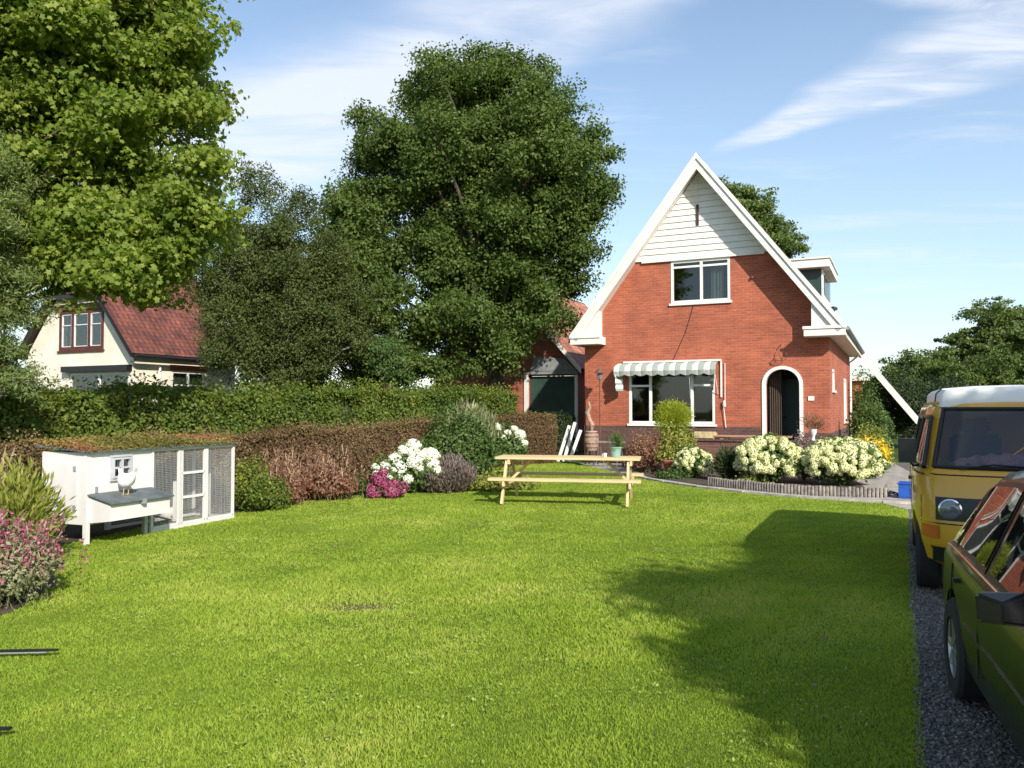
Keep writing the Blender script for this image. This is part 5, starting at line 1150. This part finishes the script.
    for j in range(9):
        for i in range(nx_ + 1):
            x = -.62 + .95 * i / nx_; y = .44 + .022 * j; h_ = (.10 * max(0, math.sin(math.pi * i / nx_)) ** .6) * math.sin(math.pi * min(1, j / 6)) + .012 * math.sin(i * 1.9 + j); vs_.append((x, y, 1.165 + h_ + .004))
    cl.add(vs_, [(j * (nx_ + 1) + i, j * (nx_ + 1) + i + 1, (j + 1) * (nx_ + 1) + i + 1, (j + 1) * (nx_ + 1) + i) for j in range(8) for i in range(nx_)])
    cl.build('dash_cover', M['pinkcloth'], van, smooth=True)
    def fpanel(name, x0, z0, x1, z1, mat, o=.004, nx=14, nz=5, parent=van, xt=None):
        p = MB(); vs = []
        for j in range(nz + 1):
            z = z0 + (z1 - z0) * j / nz; kx = 1 if xt is None else 1 + (xt - 1) * j / nz
            for i in range(nx + 1): vs.append(front((x0 + (x1 - x0) * i / nx) * kx, z, o))
        p.add(vs, [(j * (nx + 1) + i, j * (nx + 1) + i + 1, (j + 1) * (nx + 1) + i + 1, (j + 1) * (nx + 1) + i) for j in range(nz) for i in range(nx)])
        q = p.build(name, mat, parent, smooth=True); return q
    def side(s_, y, z, o=0):
        f, r, w_ = P(z); cy = (f + r) / 2; h = (r - f) / 2; k = min(.999, abs((y - cy) / h)); return (s_ * (w_ * (1 - k ** NE) ** (1 / NE) + o), y, z)
    def spanel(name, s_, pts, mat, o=.004, parent=van, n=10):
        """pts: (y0 bottom, y1 bottom, z0, y0 top, y1 top, z1)"""
        a0, a1, z0, c0, c1, z1 = pts; p = MB(); vs = []
        for j in range(5):
            k = j / 4; z = z0 + (z1 - z0) * k; l = a0 + (c0 - a0) * k; r_ = a1 + (c1 - a1) * k
            for i in range(n + 1): vs.append(side(s_, l + (r_ - l) * i / n, z, o))
        p.add(vs, [(j * (n + 1) + i, j * (n + 1) + i + 1, (j + 1) * (n + 1) + i + 1, (j + 1) * (n + 1) + i) for j in range(4) for i in range(n)]); return p.build(name, mat, parent, smooth=True)
    sp_ = [front(x, 1.155, .004) for x in np.linspace(-.75, .75, 12)] + [front(.75 + (.655 - .75) * k, 1.155 + (1.67 - 1.155) * k, .004) for k in np.linspace(.1, 1, 8)] + [front(x, 1.67, .004) for x in np.linspace(.65, -.65, 12)] + [front(-.655 + (.655 - .75) * k, 1.67 - (1.67 - 1.155) * k, .004) for k in np.linspace(0, 1, 8)]
    sm_ = MB(); sm_.tube(sp_, .020, 6, False); seal = sm_.build('windscreen', M['black'], van, smooth=True)
    darkgl = M['vanglass']
    fpanel('glass', -.755, 1.165, .755, 1.67, M['carglass'], .006, parent=seal, xt=.87)
    # dashboard cloth behind the lower glass is seen as a pale shape: real cloth strip just in front inside
    g = fpanel('grille', -.86, .70, .86, .90, M['black'], .006)
    for x in (-.64, .64):
        p = front(x, .80, .012); l = MB(); n = 24
        vs = [(p[0] + q * math.cos(2 * math.pi * k / n), p[1] - d, p[2] + q * math.sin(2 * math.pi * k / n)) for q, d in ((.092, 0), (.092, .02), (.080, .028)) for k in range(n)]
        l.add(vs, [(i * n + k, i * n + (k + 1) % n, (i + 1) * n + (k + 1) % n, (i + 1) * n + k) for i in range(2) for k in range(n)]); hl = l.build('headlight', M['chrome'], van, smooth=True)
        l = MB(); vs = [(p[0] + q * math.cos(2 * math.pi * k / n), p[1] - d, p[2] + q * math.sin(2 * math.pi * k / n)) for q, d in ((.080, .026), (.06, .036), (.03, .042), (.004, .044)) for k in range(n)]
        l.add(vs, [(i * n + k, i * n + (k + 1) % n, (i + 1) * n + (k + 1) % n, (i + 1) * n + k) for i in range(3) for k in range(n)]); l.build('lens', M['lamp_glass'], hl, smooth=True)
    for s_ in (-1, 1): fpanel('indicator', s_ * .86, .54, s_ * .73, .65, M['orange'], .010, 4, 2)
    for x0, x1 in ((-.84, .84),): fpanel('bumper', -.90, .34, .90, .47, M['black'], .045)
    fpanel('number_plate', -.26, .36, .26, .46, M['plateyellow'], .052, 4, 2)
    bl = MB(); bl.tube([front(x, 1.09, .003) for x in np.linspace(-.86, .86, 16)], .006, 5, False); bl.tube([front(x, .67, .003) for x in np.linspace(-.86, .86, 16)], .005, 5, False); bl.build('panel_seam', M['black'], van)
    wp = MB()
    for x0 in (-.55, .1): wp.tube([front(x0, 1.145, .02), front(x0 + .25, 1.19, .03), front(x0 + .62, 1.17, .03)], .008, 6)
    wp.build('wiper', M['black'], van)
    for s_ in (-1, 1):
        for pts in ((.30, 1.12, 1.15, .60, 1.10, 1.60), (1.25, 2.60, 1.17, 1.25, 2.56, 1.58), (2.75, 4.10, 1.17, 2.75, 3.96, 1.58)):
            wt = MB(); a0, a1, z0, c0, c1, z1 = pts; pp0 = [side(s_, a0 + (a1 - a0) * k, z0, .003) for k in np.linspace(0, 1, 8)] + [side(s_, a1 + (c1 - a1) * k, z0 + (z1 - z0) * k, .003) for k in np.linspace(.1, 1, 6)] + [side(s_, c1 + (c0 - c1) * k, z1, .003) for k in np.linspace(.1, 1, 8)] + [side(s_, c0 + (a0 - c0) * k, z1 + (z0 - z1) * k, .003) for k in np.linspace(.1, 1, 6)]
            wt.tube(pp0, .018, 6, False); wsl = wt.build('side_window', M['black'], van, smooth=True); q = list(pts); q[0] += .04; q[1] -= .035; q[2] += .03; q[3] += .03; q[4] -= .035; q[5] -= .025
            spanel('glass', s_, q, M['carglass'], .002, wsl)
        sm = MB()
        for y in (1.18, 2.67): sm.tube([side(s_, y, z, .002) for z in (.4, .7, 1.0, 1.1, 1.4, 1.6)], .005, 5, False)
        sm.tube([side(s_, y, 1.09, .004) for y in np.linspace(.25, 4.1, 20)], .008, 5, False); sm.build('panel_seam', M['black'], van)
        mr = MB(); p = side(s_, .42, 1.16); mr.tube([p, (p[0] + s_ * .06, p[1] - .06, p[2] - .01), (p[0] + s_ * .10, p[1] - .06, p[2] + .06)], .012, 6)
        mr.box(p[0] + s_ * .03, p[1] - .09, p[2] + .02, p[0] + s_ * .18, p[1] - .03, p[2] + .24); mr.build('wing_mirror', M['black'], van, bevel=.02)
        dh = MB(); p = side(s_, 1.05, .98); dh.box(p[0] - .01, p[1] - .08, p[2], p[0] + s_ * .035, p[1] + .08, p[2] + .03); dh.build('door_handle', M['black'], van)
        for y in (.66, 3.12): wheel(van, s_ * .80, y, .32, .20, s_)
    uc = MB(); uc.box(-.62, .3, .2, .62, LN - .2, .45); uc.build('underbody', M['black'], van)
    gt = MB()
    gt.tube([(x, y, 1.725) for x, y in [(.735 * s1, yy) for s1, yy in ((-1, 4.0), (-1, .75), (-.9, .58), (.9, .58), (1, .75), (1, 4.0))]], .014, 6); gt.build('roof_gutter', M['vanyellow'], van)
    # raised white roof with luggage tray lip at the front
    rp = MB(); vs = []; secs = [(.56, .67, 1.69, 1.80), (.60, .69, 1.69, 1.855), (.95, .71, 1.69, 1.87), (1.0, .71, 1.69, 1.88), (3.9, .71, 1.69, 1.90), (4.05, .67, 1.69, 1.88), (4.12, .63, 1.69, 1.78)]
    for y, w_, z0, z1 in secs:
        vs += [(-w_, y, z0), (-w_ + .015, y, z1 - .06), (-w_ + .06, y, z1 - .01), (-w_ * .5, y, z1 + .012), (0, y, z1 + .018), (w_ * .5, y, z1 + .012), (w_ - .06, y, z1 - .01), (w_ - .015, y, z1 - .06), (w_, y, z0)]
    n = 9; rp.add(vs, [(i * n + k, i * n + (k + 1) % n, (i + 1) * n + (k + 1) % n, (i + 1) * n + k) for i in range(len(secs) - 1) for k in range(n)] + [tuple(range(n)), tuple(range((len(secs) - 1) * n, len(secs) * n))])
    rp.build('raised_roof', M['vanwhite'], van, smooth=True)
    sm = MB(); sm.tube([(-.715, .97, 1.71), (-.70, .97, 1.82), (-.65, .97, 1.87)], .006, 5); sm.build('roof_seam', M['black'], van)
    return van
def glossy_dark(name, c, rough=.03, spec=.9):
    m, t, p = new_mat(name); p.inputs['Base Color'].default_value = (*c, 1); p.inputs['Roughness'].default_value = rough; p.inputs['Specular IOR Level'].default_value = spec; return m
M['vanglass'] = glossy_dark('dark_van_glass', (.014, .018, .024), .06, .55)
M['plateyellow'] = paint('yellow_plate', (.7, .5, .03), .5)
van = make_van()
# pink cloth on the van's dashboard, pressed to the glass
def make_car():
    car = top('green_car', 'dark green old hatchback parked on the gravel in front of the yellow van', 'car', (2.58 + math.cos(R(-20)) * .80, 4.71 + math.sin(R(-20)) * .80, 0), R(-20))
    # local: rear wheel centre at y=0, front towards -y ; width 1.62
    #  y : (z belt, half width body, roof z, roof half width, z bottom)
    st = [(.78, .70, .62, .74, .56, .38), (.74, .78, .70, .82, .62, .30), (.62, .80, .76, .90, .62, .26), (.45, .82, .79, 1.06, .57, .24), (.22, .835, .80, 1.24, .53, .22), (-.05, .84, .81, 1.335, .51, .22), (-.5, .835, .815, 1.375, .51, .2), (-1.0, .825, .815, 1.375, .52, .2),
          (-1.32, .815, .815, 1.34, .53, .2), (-1.62, .805, .815, 1.16, .58, .2), (-1.98, .80, .81, .87, .70, .2), (-2.1, .795, .81, .83, .74, .2), (-2.6, .77, .80, .80, .74, .22), (-3.0, .74, .78, .765, .72, .25), (-3.2, .68, .74, .70, .68, .30), (-3.26, .62, .70, .64, .62, .36)]
    def sec(y, zb, w_, zrf, wr, z0):
        return [(0, z0), (w_ * .90, z0), (w_ * .97, z0 + .06), (w_ * .995, z0 + .22), (w_, .58 if zb > .66 else zb - .08), (w_ * .985, zb - .05), (w_ * .955, zb), (wr + .05, zrf - .07), (wr + .005, zrf - .025), (wr - .10, zrf), (0, zrf + .015)]
    S_ = []
    for s0, s1 in zip(st[:-1], st[1:]):
        for k in (0, .5): S_.append([s0[i] + (s1[i] - s0[i]) * k for i in range(6)])
    S_.append(list(st[-1])); vs = []
    for s in S_:
        half = sec(*s); ring = [(x, s[0], z) for x, z in half] + [(-x, s[0], z) for x, z in half[-2:0:-1]]; vs += ring
    n = 20; b = MB(); b.add(vs, [(i * n + k, i * n + (k + 1) % n, (i + 1) * n + (k + 1) % n, (i + 1) * n + k) for i in range(len(S_) - 1) for k in range(n)] + [tuple(range(n)), tuple(range((len(S_) - 1) * n, len(S_) * n))[::-1]])
    body = b.build('body', M['cargreen'], car, smooth=True)
    cut(body, [(-1.1, -.55, 0, .29, .335), (.55, 1.1, 0, .29, .335), (-1.1, -.55, -2.42, .29, .335), (.55, 1.1, -2.42, .29, .335)])
    def gl(y, k):  # greenhouse side: k 0 belt .. 1 roof
        for s0, s1 in zip(st[:-1], st[1:]):
            if s1[0] <= y <= s0[0]:
                t = (y - s0[0]) / (s1[0] - s0[0]); s = [s0[i] + (s1[i] - s0[i]) * t for i in range(6)]; break
        a = (s[2] * .955, s[1]); c = (s[4] + .05, s[3] - .07); return (a[0] + (c[0] - a[0]) * k, y, a[1] + (c[1] - a[1]) * k)
    def gpan(name, s_, ya, yb, yc, yd, k0, k1, mat, o, parent=car):
        """bottom from ya..yb, top from yc..yd"""
        p = MB(); vs = []; n = 8
        for j in range(4):
            q = j / 3; k = k0 + (k1 - k0) * q
            for i in range(n + 1):
                y = (ya + (yc - ya) * q) * (1 - i / n) + (yb + (yd - yb) * q) * i / n
                v = gl(y, k); vs.append((s_ * (v[0] + o), v[1], v[2] + o * .2))
        p.add(vs, [(j * (n + 1) + i, j * (n + 1) + i + 1, (j + 1) * (n + 1) + i + 1, (j + 1) * (n + 1) + i) for j in range(3) for i in range(n)]); return p.build(name, mat, parent, smooth=True)
    for s_ in (-1, 1):
        for pts in ((.36, .10, .16, .08), (.05, -.72, .03, -.72), (-.79, -1.74, -.79, -1.40)):
            fr = gpan('side_window', s_, *pts, .04, .98, M['chrome'] if False else M['black'], .004)
            ya, yb, yc, yd = pts; gpan('glass', s_, ya - .03, yb + .03, yc - .03, yd + .03, .10, .92, M['carsideglass'], .010, fr)
        tr_ = MB(); tr_.tube([(s_ * (v[0] + .004), v[1], v[2]) for v in [gl(y, .01) for y in np.linspace(.40, -1.8, 16)]], .007, 5, False); tr_.build('window_trim', M['chrome'], car)
        for y in (-.76, -1.82, .02):
            sm = MB(); pts = [(s_ * (.815 * .997), y, .34), (s_ * .8155, y, .55), (s_ * .80, y, .77)]; sm.tube(pts, .004, 5, False); sm.build('door_seam', M['black'], car)
        mo = MB(); mo.box(s_ * .80, -2.0, .50, s_ * .822, -.40, .525); mo.build('rub_strip', M['cargreen'], car)
        dh = MB(); dh.box(s_ * .80, .12 - .34, .70, s_ * .835, .02 - .34 + .14, .725); dh.box(s_ * .80, -1.0, .70, s_ * .835, -.86, .725); dh.build('door_handle', M['black'], car, bevel=.006)
        m_ = MB(); m_.add([(s_ * .76, -1.66, .82), (s_ * .98, -1.69, .835), (s_ * .985, -1.69, .95), (s_ * .80, -1.66, .955), (s_ * .77, -1.60, .83), (s_ * .955, -1.60, .845), (s_ * .955, -1.60, .94), (s_ * .80, -1.60, .945), (s_ * .90, -1.76, .85), (s_ * .90, -1.76, .93)],
                          [(4, 5, 6, 7), (0, 8, 9, 3), (8, 1, 2, 9), (0, 1, 8), (3, 9, 2), (0, 4, 7, 3), (1, 5, 6, 2), (0, 4, 5, 1), (3, 7, 6, 2)]); mi = m_.build('wing_mirror', M['black'], car, bevel=.012)
        for y in (0, -2.42): wheel(car, s_ * .735, y, .285, .165, s_)
        rl = MB(); rl.box(s_ * .50, .735, .55, s_ * .73, .765, .70); rl.build('tail_light', M['redlens'], car)
        hl = MB(); hl.box(s_ * .42, -3.275, .50, s_ * .66, -3.235, .62); hl.build('headlight', M['lamp_glass'], car, bevel=.01)
    wsn = MB(); q = []
    for y, k in ((-1.38, 0), (-1.98, 0)):
        for s0, s1 in zip(st[:-1], st[1:]):
            if s1[0] <= y <= s0[0]:
                t = (y - s0[0]) / (s1[0] - s0[0]); s = [s0[i] + (s1[i] - s0[i]) * t for i in range(6)]; break
        q += [(-(s[4] - .06), y, s[3] + .012), (s[4] - .06, y, s[3] + .012)]
    wsn.add(q, [(0, 1, 3, 2)]); wsn.build('windscreen', M['carsideglass'], car)
    q = []; wsn = MB()
    for y in (.12, .60):
        for s0, s1 in zip(st[:-1], st[1:]):
            if s1[0] <= y <= s0[0]:
                t = (y - s0[0]) / (s1[0] - s0[0]); s = [s0[i] + (s1[i] - s0[i]) * t for i in range(6)]; break
        q += [(-(s[4] - .08), y, s[3] + .022), (s[4] - .08, y, s[3] + .022)]
    wsn.add(q, [(0, 1, 3, 2)]); wsn.build('rear_window', M['carsideglass'], car)
    b = MB(); b.box(-.74, -3.31, .30, .74, -3.18, .42); b.box(-.72, .70, .36, .72, .82, .48); b.build('bumper', M['black'], car, bevel=.02)
    uc = MB(); uc.box(-.55, -3.0, .16, .55, .6, .4); uc.build('underbody', M['black'], car)
    return car
M['carsideglass'] = glossy_dark('dark_car_glass', (.012, .014, .014), .02, 1.0)
make_car()

# ------------------------------------------------------------------ small things
bx = MB(); bx.box(-.22, -.17, 0, .22, .17, .03)
bc = top('blue_crate', 'blue plastic crate on the paved path beside the van', 'crate', (7.45, 14.9, 0), R(-30))
b = MB(); n_ = 4
b.box(-.24, -.17, .01, .24, .17, .03)
for x0, y0, x1, y1 in ((-.24, -.17, .24, -.155), (-.24, .155, .24, .17), (-.24, -.154, -.225, .154), (.225, -.154, .24, .154)): b.box(x0, y0, .031, x1, y1, .29)
b.box(-.26, -.19, .27, .26, -.171, .30); b.box(-.26, .171, .27, .26, .19, .30); b.build('crate_body', M['blue'], bc, bevel=.005)
hs = MB(); pts = []
for i in range(70):
    a = i * .28; r_ = .26 + .05 * math.sin(i * .7); pts.append((7.05 + r_ * 1.3 * math.cos(a), 15.6 + r_ * 1.6 * math.sin(a), .03 + .012 * (i % 5)))
pts += [(7.3, 15.2, .03), (7.1, 14.9, .03), (7.5, 14.95, .2)]
hs.tube(pts, .012, 6); o = hs.build('garden_hose', M['black'], None, smooth=True); tag(o, 'dark coiled garden hose lying on the paved path', 'hose')
bt = MB(); bt.box(-.7, -.5, 0, .7, .5, .02)
for label, p, q in (('thin dark metal bar at the left edge, the longer and farther one', (-4.1, 5.36, .055), (-3.05, 5.43, .055)), ('thin dark metal bar at the bottom left corner, the shorter one', (-3.3, 4.08, .055), (-2.54, 4.11, .055))):
    root = top('metal_rod', label, 'metal bar', (p[0], p[1], 0)); d = Vector(q) - Vector(p)
    b = MB(); b.beam((0, 0, p[2]), (d.x, d.y, q[2]), .028, .014); b.build('bar', M['black'], root, bevel=.004)
    b = MB(); b.beam((0, -.004, p[2] - .014), (d.x * .93, d.y - .004, q[2] - .012), .018, .012); b.build('lower_bar', M['grey'], root, bevel=.003)
    b = MB(); b.tube([(.05, 0, p[2]), (.05, 0, 0)], .012, 6); b.build('leg', M['black'], root)
